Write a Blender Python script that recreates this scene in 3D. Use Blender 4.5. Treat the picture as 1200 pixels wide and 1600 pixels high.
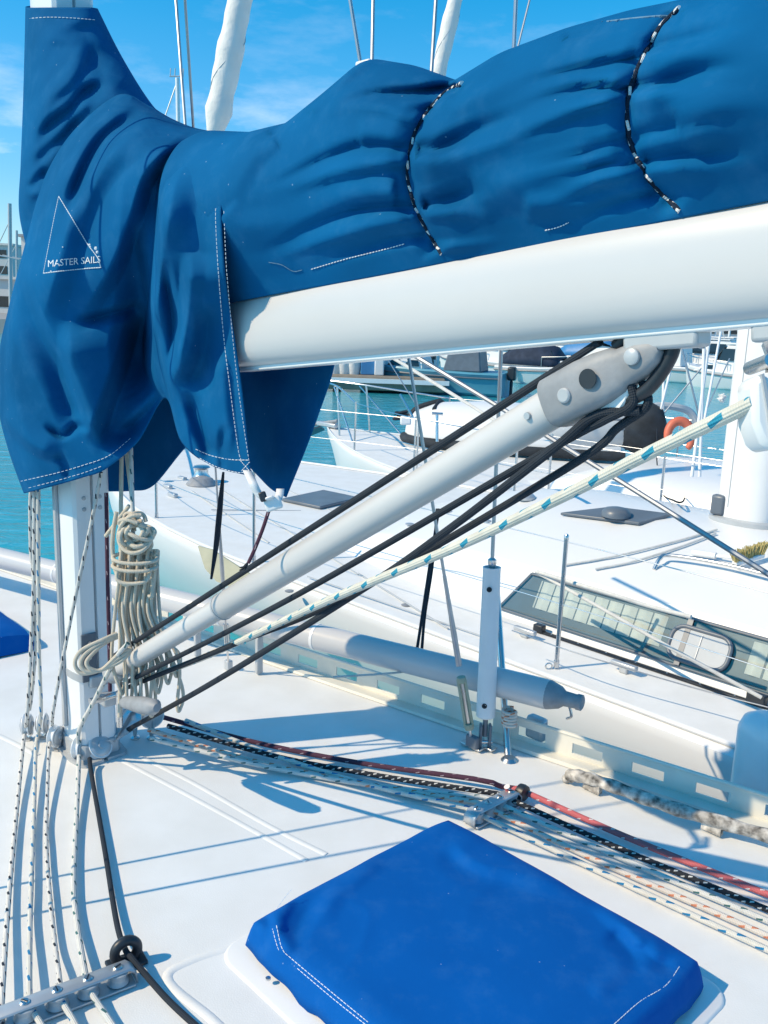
import bpy, math, random
import numpy as np
from mathutils import Vector, noise as mn
random.seed(7); np.random.seed(7)
scn = bpy.context.scene
for o in list(bpy.data.objects): bpy.data.objects.remove(o)
col = scn.collection
V = lambda *a: np.array(a, float)

# ------------------------------------------------------------------ camera
FPX = 1400.0; PITCH = math.radians(12.3); ROLL = math.radians(2.0); CAMH = 1.45
fw = V(0, math.cos(PITCH), -math.sin(PITCH)); r0 = V(1, 0, 0); u0 = np.cross(r0, fw)
rt = r0*math.cos(ROLL)+u0*math.sin(ROLL); up = u0*math.cos(ROLL)-r0*math.sin(ROLL)
CAM = V(0, 0, CAMH)
cd = bpy.data.cameras.new('camera'); cam = bpy.data.objects.new('camera', cd); col.objects.link(cam)
cd.sensor_width = 36; cd.lens = FPX/1600*36; cd.clip_start = 0.05; cd.clip_end = 3000
from mathutils import Matrix
mw = Matrix(((rt[0], up[0], -fw[0], CAM[0]), (rt[1], up[1], -fw[1], CAM[1]), (rt[2], up[2], -fw[2], CAM[2]), (0, 0, 0, 1)))
cam.matrix_world = mw
scn.camera = cam
scn.render.resolution_x = 768; scn.render.resolution_y = 1024

# ------------------------------------------------------------------ world, sun, exposure
SUN_AZ = math.radians(17); SUN_EL = math.radians(40)      # direction in which shadows fall, from +X towards +Y
w = bpy.data.worlds.new('World'); scn.world = w; w.use_nodes = True
nt = w.node_tree; nt.nodes.clear()
def N(t, typ, **kw):
    n = t.nodes.new(typ)
    for k, v in kw.items(): setattr(n, k, v)
    return n
sky = N(nt, 'ShaderNodeTexSky', sky_type='NISHITA', sun_disc=False)
sky.sun_elevation = SUN_EL
sdx, sdy = -math.cos(SUN_AZ), -math.sin(SUN_AZ)
sky.sun_rotation = math.atan2(sdx, sdy) % (2*math.pi)
sky.air_density = 1.0; sky.dust_density = 0.3; sky.ozone_density = 2.5
hs = N(nt, 'ShaderNodeHueSaturation'); hs.inputs['Saturation'].default_value = 1.0
nt.links.new(sky.outputs[0], hs.inputs['Color'])
tc = N(nt, 'ShaderNodeTexCoord'); sep = N(nt, 'ShaderNodeSeparateXYZ'); nt.links.new(tc.outputs['Generated'], sep.inputs[0])
mp = N(nt, 'ShaderNodeMapping'); mp.inputs['Scale'].default_value = (1.0, 1.0, 3.2); nt.links.new(tc.outputs['Generated'], mp.inputs[0])
nz = N(nt, 'ShaderNodeTexNoise'); nz.inputs['Scale'].default_value = 6.5; nz.inputs['Detail'].default_value = 8; nz.inputs['Roughness'].default_value = 0.6
nt.links.new(mp.outputs[0], nz.inputs['Vector'])
cr = N(nt, 'ShaderNodeMapRange'); cr.inputs[1].default_value = 0.52; cr.inputs[2].default_value = 0.72; nt.links.new(nz.outputs['Fac'], cr.inputs[0])
el = N(nt, 'ShaderNodeMapRange'); el.inputs[1].default_value = 0.24; el.inputs[2].default_value = 0.04; el.inputs[3].default_value = 0.10; el.inputs[4].default_value = 0.95
nt.links.new(sep.outputs['Z'], el.inputs[0])
mu = N(nt, 'ShaderNodeMath', operation='MULTIPLY'); nt.links.new(cr.outputs[0], mu.inputs[0]); nt.links.new(el.outputs[0], mu.inputs[1])
mx = N(nt, 'ShaderNodeMixRGB'); mx.inputs[2].default_value = (8.6, 8.9, 9.4, 1); nt.links.new(mu.outputs[0], mx.inputs[0])
tr_ = N(nt, 'ShaderNodeValToRGB'); tr_.color_ramp.elements[0].position = 0.0; tr_.color_ramp.elements[0].color = (0.95, 1.02, 1.15, 1); tr_.color_ramp.elements[1].position = 0.34; tr_.color_ramp.elements[1].color = (0.015, 1.0, 1.30, 1)
e2_ = tr_.color_ramp.elements.new(0.13); e2_.color = (0.50, 0.97, 1.2, 1)
nt.links.new(sep.outputs['Z'], tr_.inputs[0])
tm = N(nt, 'ShaderNodeMixRGB', blend_type='MULTIPLY'); tm.inputs[0].default_value = 1; nt.links.new(hs.outputs[0], tm.inputs[1]); nt.links.new(tr_.outputs[0], tm.inputs[2]); nt.links.new(tm.outputs[0], mx.inputs[1])
bg = N(nt, 'ShaderNodeBackground'); bg.inputs[1].default_value = 0.14; nt.links.new(mx.outputs[0], bg.inputs[0])
wo = N(nt, 'ShaderNodeOutputWorld'); nt.links.new(bg.outputs[0], wo.inputs[0])
sl = bpy.data.lights.new('sun', 'SUN'); sl.energy = 4.35; sl.angle = math.radians(0.5); sl.color = (1.0, 0.80, 0.54)
sun = bpy.data.objects.new('sun', sl); col.objects.link(sun)
Ldir = V(math.cos(SUN_AZ)*math.cos(SUN_EL), math.sin(SUN_AZ)*math.cos(SUN_EL), -math.sin(SUN_EL))
sun.rotation_euler = Vector(Ldir).to_track_quat('-Z', 'Y').to_euler(); sun.location = (-20, -5, 25)
scn.view_settings.view_transform = 'Standard'; scn.view_settings.look = 'None'
scn.view_settings.exposure = 0.13; scn.view_settings.gamma = 1.0
scn.render.engine = 'CYCLES'

# ------------------------------------------------------------------ frames of reference
def ray(x, y): return fw+rt*(x-600)/FPX+up*(800-y)/FPX
def at(x, y, d): return CAM+ray(x, y)*d
def onz(x, y, z=0.0):
    v = ray(x, y); return CAM+v*((z-CAMH)/v[2])
def atY(x, y, Y):
    v = ray(x, y); return CAM+v*(Y/v[1])
def proj(P):
    q = np.asarray(P)-CAM; d = q@fw
    return np.stack([600+FPX*(q@rt)/d, 800-FPX*(q@up)/d, d], -1)
HEAD = math.radians(44)
Fv = V(-math.sin(HEAD), math.cos(HEAD), 0); Sv = V(math.cos(HEAD), math.sin(HEAD), 0); Zv = V(0, 0, 1)
M0 = V(-0.9905, 2.7138, 0)
def B(x, y, z): return M0-Fv*x+Sv*y+Zv*z          # boat frame: aft of the mast, starboard, up
def onplane(x, y, off):                              # pixel ray against a fore-and-aft vertical plane of the yacht
    v = ray(x, y); return CAM+v*((off-(CAM-M0)@Sv)/(v@Sv))
def toB(p):
    q = np.asarray(p)-M0; return V(-(q@Fv), q@Sv, q[2])
AX = np.stack([-Fv, Sv, Zv])                        # rows: aft, starboard, up
WATER = -1.3

# ------------------------------------------------------------------ materials
mats = {}
def newmat(name):
    m = bpy.data.materials.new(name); m.use_nodes = True; t = m.node_tree
    b = t.nodes['Principled BSDF']; mats[name] = m
    return m, t, b
def mat(name, c, rough=0.5, metal=0.0, var=0.06, scale=8.0, bump=0.0, bscale=60.0, spec=0.5, coat=0.0, c2=None, sheen=0.0, dist=0.002):
    m, t, b = newmat(name)
    tcn = N(t, 'ShaderNodeTexCoord'); nz = N(t, 'ShaderNodeTexNoise'); nz.inputs['Scale'].default_value = scale; nz.inputs['Detail'].default_value = 6
    t.links.new(tcn.outputs['Object'], nz.inputs['Vector'])
    mr = N(t, 'ShaderNodeMapRange'); mr.inputs[1].default_value = 0.3; mr.inputs[2].default_value = 0.7; t.links.new(nz.outputs['Fac'], mr.inputs[0])
    mixn = N(t, 'ShaderNodeMixRGB'); c = tuple(c)
    c2 = c2 or tuple(max(0, v*(1-2*var)) for v in c)
    mixn.inputs[1].default_value = (*c2, 1); mixn.inputs[2].default_value = (*c, 1)
    t.links.new(mr.outputs[0], mixn.inputs[0]); t.links.new(mixn.outputs[0], b.inputs['Base Color'])
    rr = N(t, 'ShaderNodeMapRange'); rr.inputs[3].default_value = min(1, rough*1.15); rr.inputs[4].default_value = rough*0.85
    t.links.new(nz.outputs['Fac'], rr.inputs[0]); t.links.new(rr.outputs[0], b.inputs['Roughness'])
    b.inputs['Metallic'].default_value = metal; b.inputs['Specular IOR Level'].default_value = spec
    b.inputs['Coat Weight'].default_value = coat; b.inputs['Sheen Weight'].default_value = sheen
    if bump:
        n2 = N(t, 'ShaderNodeTexNoise'); n2.inputs['Scale'].default_value = bscale; n2.inputs['Detail'].default_value = 4
        t.links.new(tcn.outputs['Object'], n2.inputs['Vector'])
        bp = N(t, 'ShaderNodeBump'); bp.inputs['Strength'].default_value = bump; bp.inputs['Distance'].default_value = dist
        t.links.new(n2.outputs['Fac'], bp.inputs['Height']); t.links.new(bp.outputs[0], b.inputs['Normal'])
    return m
def canvas(name, c, c2, stripe=False):
    m, t, b = newmat(name)
    tcn = N(t, 'ShaderNodeTexCoord')
    nz = N(t, 'ShaderNodeTexNoise'); nz.inputs['Scale'].default_value = 3.5; nz.inputs['Detail'].default_value = 7; t.links.new(tcn.outputs['Object'], nz.inputs['Vector'])
    mr = N(t, 'ShaderNodeMapRange'); mr.inputs[1].default_value = 0.3; mr.inputs[2].default_value = 0.7; t.links.new(nz.outputs['Fac'], mr.inputs[0])
    mixn = N(t, 'ShaderNodeMixRGB'); mixn.inputs[1].default_value = (*c2, 1); mixn.inputs[2].default_value = (*c, 1)
    t.links.new(mr.outputs[0], mixn.inputs[0])
    # tiny pale specks of dried salt
    vo = N(t, 'ShaderNodeTexVoronoi'); vo.inputs['Scale'].default_value = 22; t.links.new(tcn.outputs['Object'], vo.inputs['Vector'])
    lt = N(t, 'ShaderNodeMath', operation='LESS_THAN'); lt.inputs[1].default_value = 0.035; t.links.new(vo.outputs['Distance'], lt.inputs[0])
    sm = N(t, 'ShaderNodeMath', operation='MULTIPLY'); sm.inputs[1].default_value = 0.35; t.links.new(lt.outputs[0], sm.inputs[0])
    fz = N(t, 'ShaderNodeTexNoise'); fz.inputs['Scale'].default_value = 14; fz.inputs['Detail'].default_value = 9; fz.inputs['Roughness'].default_value = 0.7; t.links.new(tcn.outputs['Object'], fz.inputs['Vector'])
    fr2 = N(t, 'ShaderNodeMapRange'); fr2.inputs[1].default_value = 0.5; fr2.inputs[2].default_value = 0.8; fr2.inputs[4].default_value = 0.10; t.links.new(fz.outputs['Fac'], fr2.inputs[0])
    m3 = N(t, 'ShaderNodeMixRGB'); m3.inputs[2].default_value = (0.12, 0.30, 0.48, 1); t.links.new(fr2.outputs[0], m3.inputs[0]); t.links.new(mixn.outputs[0], m3.inputs[1])
    m2 = N(t, 'ShaderNodeMixRGB'); m2.inputs[2].default_value = (0.45, 0.6, 0.75, 1); t.links.new(sm.outputs[0], m2.inputs[0]); t.links.new(m3.outputs[0], m2.inputs[1])
    t.links.new(m2.outputs[0], b.inputs['Base Color'])
    b.inputs['Roughness'].default_value = 0.85; b.inputs['Specular IOR Level'].default_value = 0.08
    b.inputs['Sheen Weight'].default_value = 0.0
    w1 = N(t, 'ShaderNodeTexNoise'); w1.inputs['Scale'].default_value = 420; w1.inputs['Detail'].default_value = 2; t.links.new(tcn.outputs['Object'], w1.inputs['Vector'])
    w2 = N(t, 'ShaderNodeTexNoise'); w2.inputs['Scale'].default_value = 26; w2.inputs['Detail'].default_value = 5; t.links.new(tcn.outputs['Object'], w2.inputs['Vector'])
    b1 = N(t, 'ShaderNodeBump'); b1.inputs['Strength'].default_value = 0.12; b1.inputs['Distance'].default_value = 0.0006; t.links.new(w1.outputs['Fac'], b1.inputs['Height'])
    b2 = N(t, 'ShaderNodeBump'); b2.inputs['Strength'].default_value = 0.22; b2.inputs['Distance'].default_value = 0.004; t.links.new(w2.outputs['Fac'], b2.inputs['Height']); t.links.new(b1.outputs[0], b2.inputs['Normal'])
    t.links.new(b2.outputs[0], b.inputs['Normal'])
    return m
def ropemat(name, c, fleck=None, period=0.05, width=0.45, sector=0.24, strands=2, fleck2=None):
    m, t, b = newmat(name)
    uv = N(t, 'ShaderNodeUVMap'); sp = N(t, 'ShaderNodeSeparateXYZ'); t.links.new(uv.outputs[0], sp.inputs[0])
    def mth(op, a, bb=None, c3=None):
        n = N(t, 'ShaderNodeMath', operation=op)
        for i, v in enumerate((a, bb, c3)):
            if v is None: continue
            if isinstance(v, (int, float)): n.inputs[i].default_value = v
            else: t.links.new(v, n.inputs[i])
        return n.outputs[0]
    u, v = sp.outputs[0], sp.outputs[1]
    base = N(t, 'ShaderNodeMixRGB'); nz = N(t, 'ShaderNodeTexNoise'); nz.inputs['Scale'].default_value = 30; nz.inputs['Detail'].default_value = 5
    tcn = N(t, 'ShaderNodeTexCoord'); t.links.new(tcn.outputs['Object'], nz.inputs['Vector']); t.links.new(nz.outputs['Fac'], base.inputs[0])
    base.inputs[1].default_value = (*[x*0.72 for x in c], 1); base.inputs[2].default_value = (*[min(1, x*1.08) for x in c], 1)
    out = base.outputs[0]
    def flecks(colr, ph, inp):
        vv = mth('ADD', mth('DIVIDE', v, period), ph)
        a = mth('LESS_THAN', mth('FRACT', vv), width)
        uu = mth('FRACT', mth('ADD', mth('MULTIPLY', u, strands), mth('MULTIPLY', vv, 0.5)))
        f = mth('MULTIPLY', a, mth('LESS_THAN', uu, sector))
        mm = N(t, 'ShaderNodeMixRGB'); mm.inputs[2].default_value = (*colr, 1); t.links.new(f, mm.inputs[0]); t.links.new(inp, mm.inputs[1])
        return mm.outputs[0]
    if fleck: out = flecks(fleck, 0.0, out)
    if fleck2: out = flecks(fleck2, 0.5, out)
    t.links.new(out, b.inputs['Base Color'])
    k = 2*math.pi
    s1 = mth('SINE', mth('MULTIPLY', mth('ADD', mth('MULTIPLY', u, 6), mth('MULTIPLY', v, 130)), k))
    s2 = mth('SINE', mth('MULTIPLY', mth('SUBTRACT', mth('MULTIPLY', u, 6), mth('MULTIPLY', v, 130)), k))
    bp = N(t, 'ShaderNodeBump'); bp.inputs['Strength'].default_value = 0.6; bp.inputs['Distance'].default_value = 0.0012
    t.links.new(mth('MULTIPLY', s1, s2), bp.inputs['Height']); t.links.new(bp.outputs[0], b.inputs['Normal'])
    b.inputs['Roughness'].default_value = 0.8; b.inputs['Specular IOR Level'].default_value = 0.2
    return m
def glassmat(name, tint, gl=0.25):
    m, t, b = newmat(name); out = t.nodes['Material Output']
    tr = N(t, 'ShaderNodeBsdfTransparent'); tr.inputs[0].default_value = (*tint, 1)
    g = N(t, 'ShaderNodeBsdfGlossy'); g.inputs['Roughness'].default_value = 0.04
    fr = N(t, 'ShaderNodeFresnel'); fr.inputs[0].default_value = 1.5
    ad = N(t, 'ShaderNodeMath', operation='ADD'); ad.inputs[1].default_value = gl; t.links.new(fr.outputs[0], ad.inputs[0]); ad.use_clamp = True
    ms = N(t, 'ShaderNodeMixShader'); t.links.new(ad.outputs[0], ms.inputs[0]); t.links.new(tr.outputs[0], ms.inputs[1]); t.links.new(g.outputs[0], ms.inputs[2])
    t.links.new(ms.outputs[0], out.inputs[0]); t.nodes.remove(b)
    return m

G = dict(
 gel=mat('gelcoat', (0.76, 0.77, 0.78), 0.35, var=0.02, scale=2.5, bump=0.05, bscale=40),
 deck=mat('deck_gelcoat', (0.80, 0.81, 0.81), 0.55, scale=5.5, c2=(0.73, 0.735, 0.725), bump=0.5, bscale=300, dist=0.001),
 hullw=mat('hull_white', (0.76, 0.77, 0.78), 0.3, var=0.02, scale=1.0),
 cream=mat('rail_cream', (0.76, 0.74, 0.66), 0.45, var=0.06, scale=9),
 mastw=mat('mast_white', (0.78, 0.80, 0.82), 0.32, metal=0.0, var=0.03, scale=5),
 mastg=mat('mast_grey', (0.46, 0.49, 0.52), 0.4, metal=0.15, var=0.06, scale=10),
 boomw=mat('boom_white', (0.59, 0.59, 0.60), 0.3, var=0.03, scale=3),
 cast=mat('cast_grey', (0.31, 0.33, 0.36), 0.55, metal=0.0, var=0.14, scale=26, bump=0.35, bscale=160, dist=0.001),
 steel=mat('stainless', (0.66, 0.66, 0.66), 0.28, metal=1.0, var=0.04, scale=20),
 wire=mat('wire_steel', (0.45, 0.47, 0.50), 0.35, metal=0.8, var=0.08, scale=30),
 alu=mat('anodised', (0.52, 0.55, 0.58), 0.38, metal=0.45, var=0.06, scale=22),
 black=mat('black_plastic', (0.022, 0.03, 0.042), 0.42, var=0.2, scale=20),
 dark=mat('dark_fabric', (0.022, 0.032, 0.045), 0.8, var=0.3, scale=6, bump=0.3, bscale=30, dist=0.01),
 slate=mat('slate_blue', (0.13, 0.16, 0.20), 0.4, var=0.1, scale=5),
 whitep=mat('white_plastic', (0.78, 0.80, 0.82), 0.35, var=0.03, scale=12),
 stitch=mat('white_thread', (0.72, 0.78, 0.84), 0.8, var=0.05, scale=80),
 seam=mat('faded_seam', (0.10, 0.24, 0.38), 0.8, var=0.1, scale=30),
 curtain=mat('curtain', (0.82, 0.80, 0.76), 0.85, var=0.04, scale=9),
 olive=mat('olive_panel', (0.38, 0.40, 0.30), 0.6, var=0.08, scale=8),
 wood=mat('peeling_wood', (0.72, 0.68, 0.62), 0.8, scale=38, c2=(0.05, 0.045, 0.04), bump=0.6, bscale=70, dist=0.003),
 bristle=mat('bristle', (0.62, 0.52, 0.22), 0.9, var=0.2, scale=60),
 orange=mat('buoy_orange', (0.66, 0.16, 0.09), 0.5, var=0.08, scale=8),
 greyrub=mat('grey_rubber', (0.42, 0.46, 0.50), 0.55, var=0.05, scale=5),
 bluehull=mat('blue_hull', (0.09, 0.32, 0.44), 0.4, var=0.08, scale=2),
 navyc=mat('navy_canvas', (0.012, 0.03, 0.07), 0.8, var=0.2, scale=4),
 sailw=mat('furled_cloth', (0.78, 0.77, 0.75), 0.8, var=0.04, scale=6, bump=0.5, bscale=14, dist=0.02),
 pink=mat('brick_pink', (0.42, 0.20, 0.16), 0.8, var=0.12, scale=1),
 bldg=mat('building_white', (0.68, 0.67, 0.65), 0.8, var=0.06, scale=0.4),
 bldg2=mat('building_grey', (0.34, 0.36, 0.38), 0.8, var=0.08, scale=0.4),
 conc=mat('concrete', (0.36, 0.36, 0.35), 0.9, var=0.12, scale=0.6),
 winfar=mat('far_window', (0.02, 0.035, 0.05), 0.1, var=0.2, scale=1),
 timber=mat('pontoon_timber', (0.28, 0.24, 0.19), 0.85, var=0.15, scale=3),
 redp=mat('red_fender', (0.62, 0.07, 0.05), 0.5),
 bluep=mat('pump_blue', (0.05, 0.22, 0.48), 0.5),
 green=mat('tree_green', (0.05, 0.08, 0.035), 0.9, var=0.3, scale=1),
 winglass=glassmat('tinted_glass', (0.86, 0.90, 0.91), 0.0),
 cover=canvas('cover_canvas', (0.001, 0.118, 0.310), (0.001, 0.080, 0.215)),
 coverin=canvas('cover_canvas_inner', (0.003, 0.085, 0.23), (0.002, 0.07, 0.20)),
 hatchb=canvas('hatch_canvas', (0.001, 0.10, 0.40), (0.001, 0.088, 0.36)),
 r_black=ropemat('rope_black', (0.030, 0.040, 0.055)),
 r_cream=ropemat('rope_cream', (0.70, 0.63, 0.52)),
 r_bw=ropemat('rope_white_blackfleck', (0.72, 0.71, 0.68), (0.02, 0.03, 0.05), 0.034, 0.45, 0.3),
 r_blue=ropemat('rope_white_bluefleck', (0.72, 0.71, 0.66), (0.02, 0.20, 0.42), 0.045, 0.45, 0.3),
 r_teal=ropemat('rope_white_tealfleck', (0.70, 0.69, 0.62), (0.03, 0.28, 0.42), 0.055, 0.42, 0.3, 2),
 r_green=ropemat('rope_white_greenfleck', (0.72, 0.72, 0.69), (0.06, 0.16, 0.17), 0.04, 0.4, 0.25),
 r_orange=ropemat('rope_white_orangefleck', (0.74, 0.68, 0.62), (0.62, 0.24, 0.14), 0.03, 0.5, 0.3),
 r_red=ropemat('rope_red', (0.66, 0.17, 0.18), (0.75, 0.7, 0.68), 0.035, 0.3, 0.16),
 r_maroon=ropemat('rope_maroon', (0.10, 0.045, 0.075), (0.45, 0.35, 0.38), 0.04, 0.3, 0.14),  # maroon cords; also paints the shade on the red control line
 r_bwh=ropemat('rope_black_white', (0.03, 0.035, 0.045), (0.62, 0.62, 0.60), 0.02, 0.5, 0.28, 3),
 r_bwt=ropemat('rope_tie', (0.015, 0.03, 0.06), (0.75, 0.77, 0.78), 0.022, 0.55, 0.4),
 r_white=ropemat('rope_white', (0.74, 0.74, 0.72)),
)
# water
def watermat():
    m, t, b = newmat('harbour_water')
    b.inputs['Base Color'].default_value = (0.03, 0.34, 0.44, 1); b.inputs['Roughness'].default_value = 0.06; b.inputs['Specular IOR Level'].default_value = 0.5
    tcn = N(t, 'ShaderNodeTexCoord'); mpn = N(t, 'ShaderNodeMapping'); mpn.inputs['Scale'].default_value = (0.8, 2.2, 1); t.links.new(tcn.outputs['Object'], mpn.inputs[0])
    a = N(t, 'ShaderNodeTexNoise'); a.inputs['Scale'].default_value = 1.6; a.inputs['Detail'].default_value = 5; a.inputs['Roughness'].default_value = 0.55; a.inputs['Distortion'].default_value = 0.6; t.links.new(mpn.outputs[0], a.inputs['Vector'])
    bp = N(t, 'ShaderNodeBump'); bp.inputs['Strength'].default_value = 0.55; bp.inputs['Distance'].default_value = 0.12; t.links.new(a.outputs['Fac'], bp.inputs['Height']); t.links.new(bp.outputs[0], b.inputs['Normal'])
    return m
G['water'] = watermat()

# ------------------------------------------------------------------ mesh helpers
class MB:
    def __init__(s): s.v = []; s.f = []; s.uv = []
    def add(s, verts, faces, uvs=None):
        k = len(s.v); s.v += [tuple(map(float, p)) for p in verts]; s.f += [tuple(i+k for i in f) for f in faces]
        s.uv += uvs if uvs else [[(0, 0)]*len(f) for f in faces]
        return s
    def box(s, c, size, ax=None):
        ax = AX if ax is None else ax; h = np.array(size)/2; c = np.asarray(c)
        vs = [c+ax[0]*h[0]*i+ax[1]*h[1]*j+ax[2]*h[2]*k for i in (-1, 1) for j in (-1, 1) for k in (-1, 1)]
        return s.add(vs, [(0, 1, 3, 2), (4, 6, 7, 5), (0, 4, 5, 1), (2, 3, 7, 6), (0, 2, 6, 4), (1, 5, 7, 3)])
    def tube(s, pts, r, n=10, caps=True, closed=False, flat=None):
        P = np.asarray(pts, float); m = len(P)
        R = np.full(m, r, float) if np.isscalar(r) else np.asarray(r, float)
        T = np.roll(P, -1, 0)-np.roll(P, 1, 0)
        if not closed: T[0] = P[1]-P[0]; T[-1] = P[-1]-P[-2]
        T /= np.linalg.norm(T, axis=1)[:, None]+1e-12
        a = V(0, 0, 1) if abs(T[0][2]) < 0.9 else V(1, 0, 0)
        u = np.cross(T[0], a); u /= np.linalg.norm(u)
        L = np.concatenate([[0], np.cumsum(np.linalg.norm(np.diff(P, axis=0), axis=1))])
        verts = []
        for i in range(m):
            u = u-T[i]*(u@T[i]); u /= np.linalg.norm(u)+1e-12; q = np.cross(T[i], u)
            for k in range(n):
                th = 2*math.pi*k/n; verts.append(P[i]+(u*math.cos(th)+q*math.sin(th))*R[i])
        faces = []; uvs = []
        rg = m if closed else m-1
        for i in range(rg):
            j = (i+1) % m; l0, l1 = L[i], (L[i+1] if i+1 < m else L[i]+0.01)
            for k in range(n):
                k2 = (k+1) % n
                faces.append((i*n+k, i*n+k2, j*n+k2, j*n+k)); uvs.append([(k/n, l0), ((k+1)/n, l0), ((k+1)/n, l1), (k/n, l1)])
        if caps and not closed:
            faces.append(tuple(range(n-1, -1, -1))); uvs.append([(0, 0)]*n)
            faces.append(tuple((m-1)*n+k for k in range(n))); uvs.append([(0, 0)]*n)
        return s.add(verts, faces, uvs)
    def lathe(s, prof, o, axis, n=24, cap=True):
        axis = np.asarray(axis, float); axis = axis/np.linalg.norm(axis); o = np.asarray(o, float)
        a = V(0, 0, 1) if abs(axis[2]) < 0.9 else V(1, 0, 0)
        u = np.cross(axis, a); u /= np.linalg.norm(u); q = np.cross(axis, u)
        verts = [o+axis*h+(u*math.cos(2*math.pi*k/n)+q*math.sin(2*math.pi*k/n))*r for (r, h) in prof for k in range(n)]
        faces = [(i*n+k, i*n+(k+1) % n, (i+1)*n+(k+1) % n, (i+1)*n+k) for i in range(len(prof)-1) for k in range(n)]
        if cap: faces += [tuple(range(n-1, -1, -1)), tuple((len(prof)-1)*n+k for k in range(n))]
        return s.add(verts, faces)
    def prism(s, poly, n):                       # poly: list of 3D points, n: extrusion vector
        P = [np.asarray(p, float) for p in poly]; k = len(P); n = np.asarray(n, float)
        faces = [tuple(range(k-1, -1, -1)), tuple(range(k, 2*k))]+[(i, (i+1) % k, k+(i+1) % k, k+i) for i in range(k)]
        return s.add(P+[p+n for p in P], faces)
    def grid(s, P, closeu=False):
        m, n = P.shape[:2]
        faces = []; uvs = []
        for i in range(m-1):
            for j in range(n if closeu else n-1):
                j2 = (j+1) % n
                faces.append((i*n+j, i*n+j2, (i+1)*n+j2, (i+1)*n+j)); uvs.append([(j/n, i/m), ((j+1)/n, i/m), ((j+1)/n, (i+1)/m), (j/n, (i+1)/m)])
        return s.add(P.reshape(-1, 3), faces, uvs)
    def loft(s, secs, cap=True):                 # secs: rings of equal length
        P = np.array(secs); k = P.shape[1]
        b0 = len(s.v); s.grid(P, closeu=True)
        if cap:
            s.f.append(tuple(b0+i for i in range(k-1, -1, -1))); s.uv.append([(0, 0)]*k)
            e = b0+(len(P)-1)*k; s.f.append(tuple(e+i for i in range(k))); s.uv.append([(0, 0)]*k)
        return s
    def mesh(s, name, m, angle=40):
        me = bpy.data.meshes.new(name); me.from_pydata(s.v, [], s.f); me.update()
        uvl = me.uv_layers.new(name='UVMap'); flat = [c for f in s.uv for p in f for c in p]
        if len(flat) == len(uvl.data)*2: uvl.data.foreach_set('uv', flat)
        me.polygons.foreach_set('use_smooth', [True]*len(me.polygons)); me.set_sharp_from_angle(angle=math.radians(angle))
        me.materials.append(G[m]); return me
    def build(s, name, m, parent=None, bevel=0, angle=40, solid=0):
        o = bpy.data.objects.new(name, s.mesh(name, m, angle)); col.objects.link(o)
        if parent is not None:
            o.parent = parent; o.matrix_parent_inverse = parent.matrix_basis.inverted()
        if solid:
            md = o.modifiers.new('thickness', 'SOLIDIFY'); md.thickness = solid; md.offset = 0
        if bevel:
            md = o.modifiers.new('bevel', 'BEVEL'); md.width = bevel; md.segments = 2; md.limit_method = 'ANGLE'; md.angle_limit = math.radians(35)
        return o
def tag(o, label, cat, group=None):
    o['label'] = label; o['category'] = cat
    if group: o['group'] = group
    return o
def thing(name, label, cat, loc, group=None):
    o = bpy.data.objects.new(name, None); col.objects.link(o); o.location = tuple(map(float, loc)); o.empty_display_size = 0.05
    return tag(o, label, cat, group)
def copytree(o, delta, label=None, group=None):
    c = o.copy(); col.objects.link(c); c.location = Vector(o.location)+Vector(delta)
    if label: c['label'] = label
    if group: c['group'] = group
    for ch in o.children:
        d = ch.copy(); col.objects.link(d); d.parent = c
        for g in ch.children:
            e = g.copy(); col.objects.link(e); e.parent = d
    return c
def cr(pts, n=60, closed=False):                  # Catmull-Rom through points
    P = np.asarray(pts, float)
    if len(P) == 2: return P[0]+(P[1]-P[0])*np.linspace(0, 1, max(2, n))[:, None]
    k = len(P)
    Q = np.vstack([P[-1:], P, P[:2]]) if closed else np.vstack([2*P[0]-P[1], P, 2*P[-1]-P[-2]])
    seg = k if closed else k-1
    out = []
    for t in np.linspace(0, seg, n, endpoint=not closed):
        i = min(int(t), seg-1); f = t-i; a, b, c, d = Q[i], Q[i+1], Q[i+2], Q[i+3]
        out.append(0.5*((2*b)+(c-a)*f+(2*a-5*b+4*c-d)*f*f+(3*b-a-3*c+d)*f**3))
    return np.array(out)
def rope(name, label, pts, r, m, n=60, cat='rope', group=None, sides=10, parent=None):
    o = MB().tube(cr(pts, n), r, sides).build(name, m, parent)
    return o if parent is not None else tag(o, label, cat, group)
def line(name, label, pts, r, m='wire', cat='wire', group=None, parent=None, n=2, sides=8): return rope(name, label, pts, r, m, n if len(pts) == 2 else 40, cat, group, sides, parent)
def part(mb, name, m, parent, **k): return mb.build(name, m, parent, **k)

# ------------------------------------------------------------------ water
MB().grid(np.array([[V(-1500, -300, WATER), V(1500, -300, WATER)], [V(-1500, 2500, WATER), V(1500, 2500, WATER)]])).build('water', 'water')['kind'] = 'structure'

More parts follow.
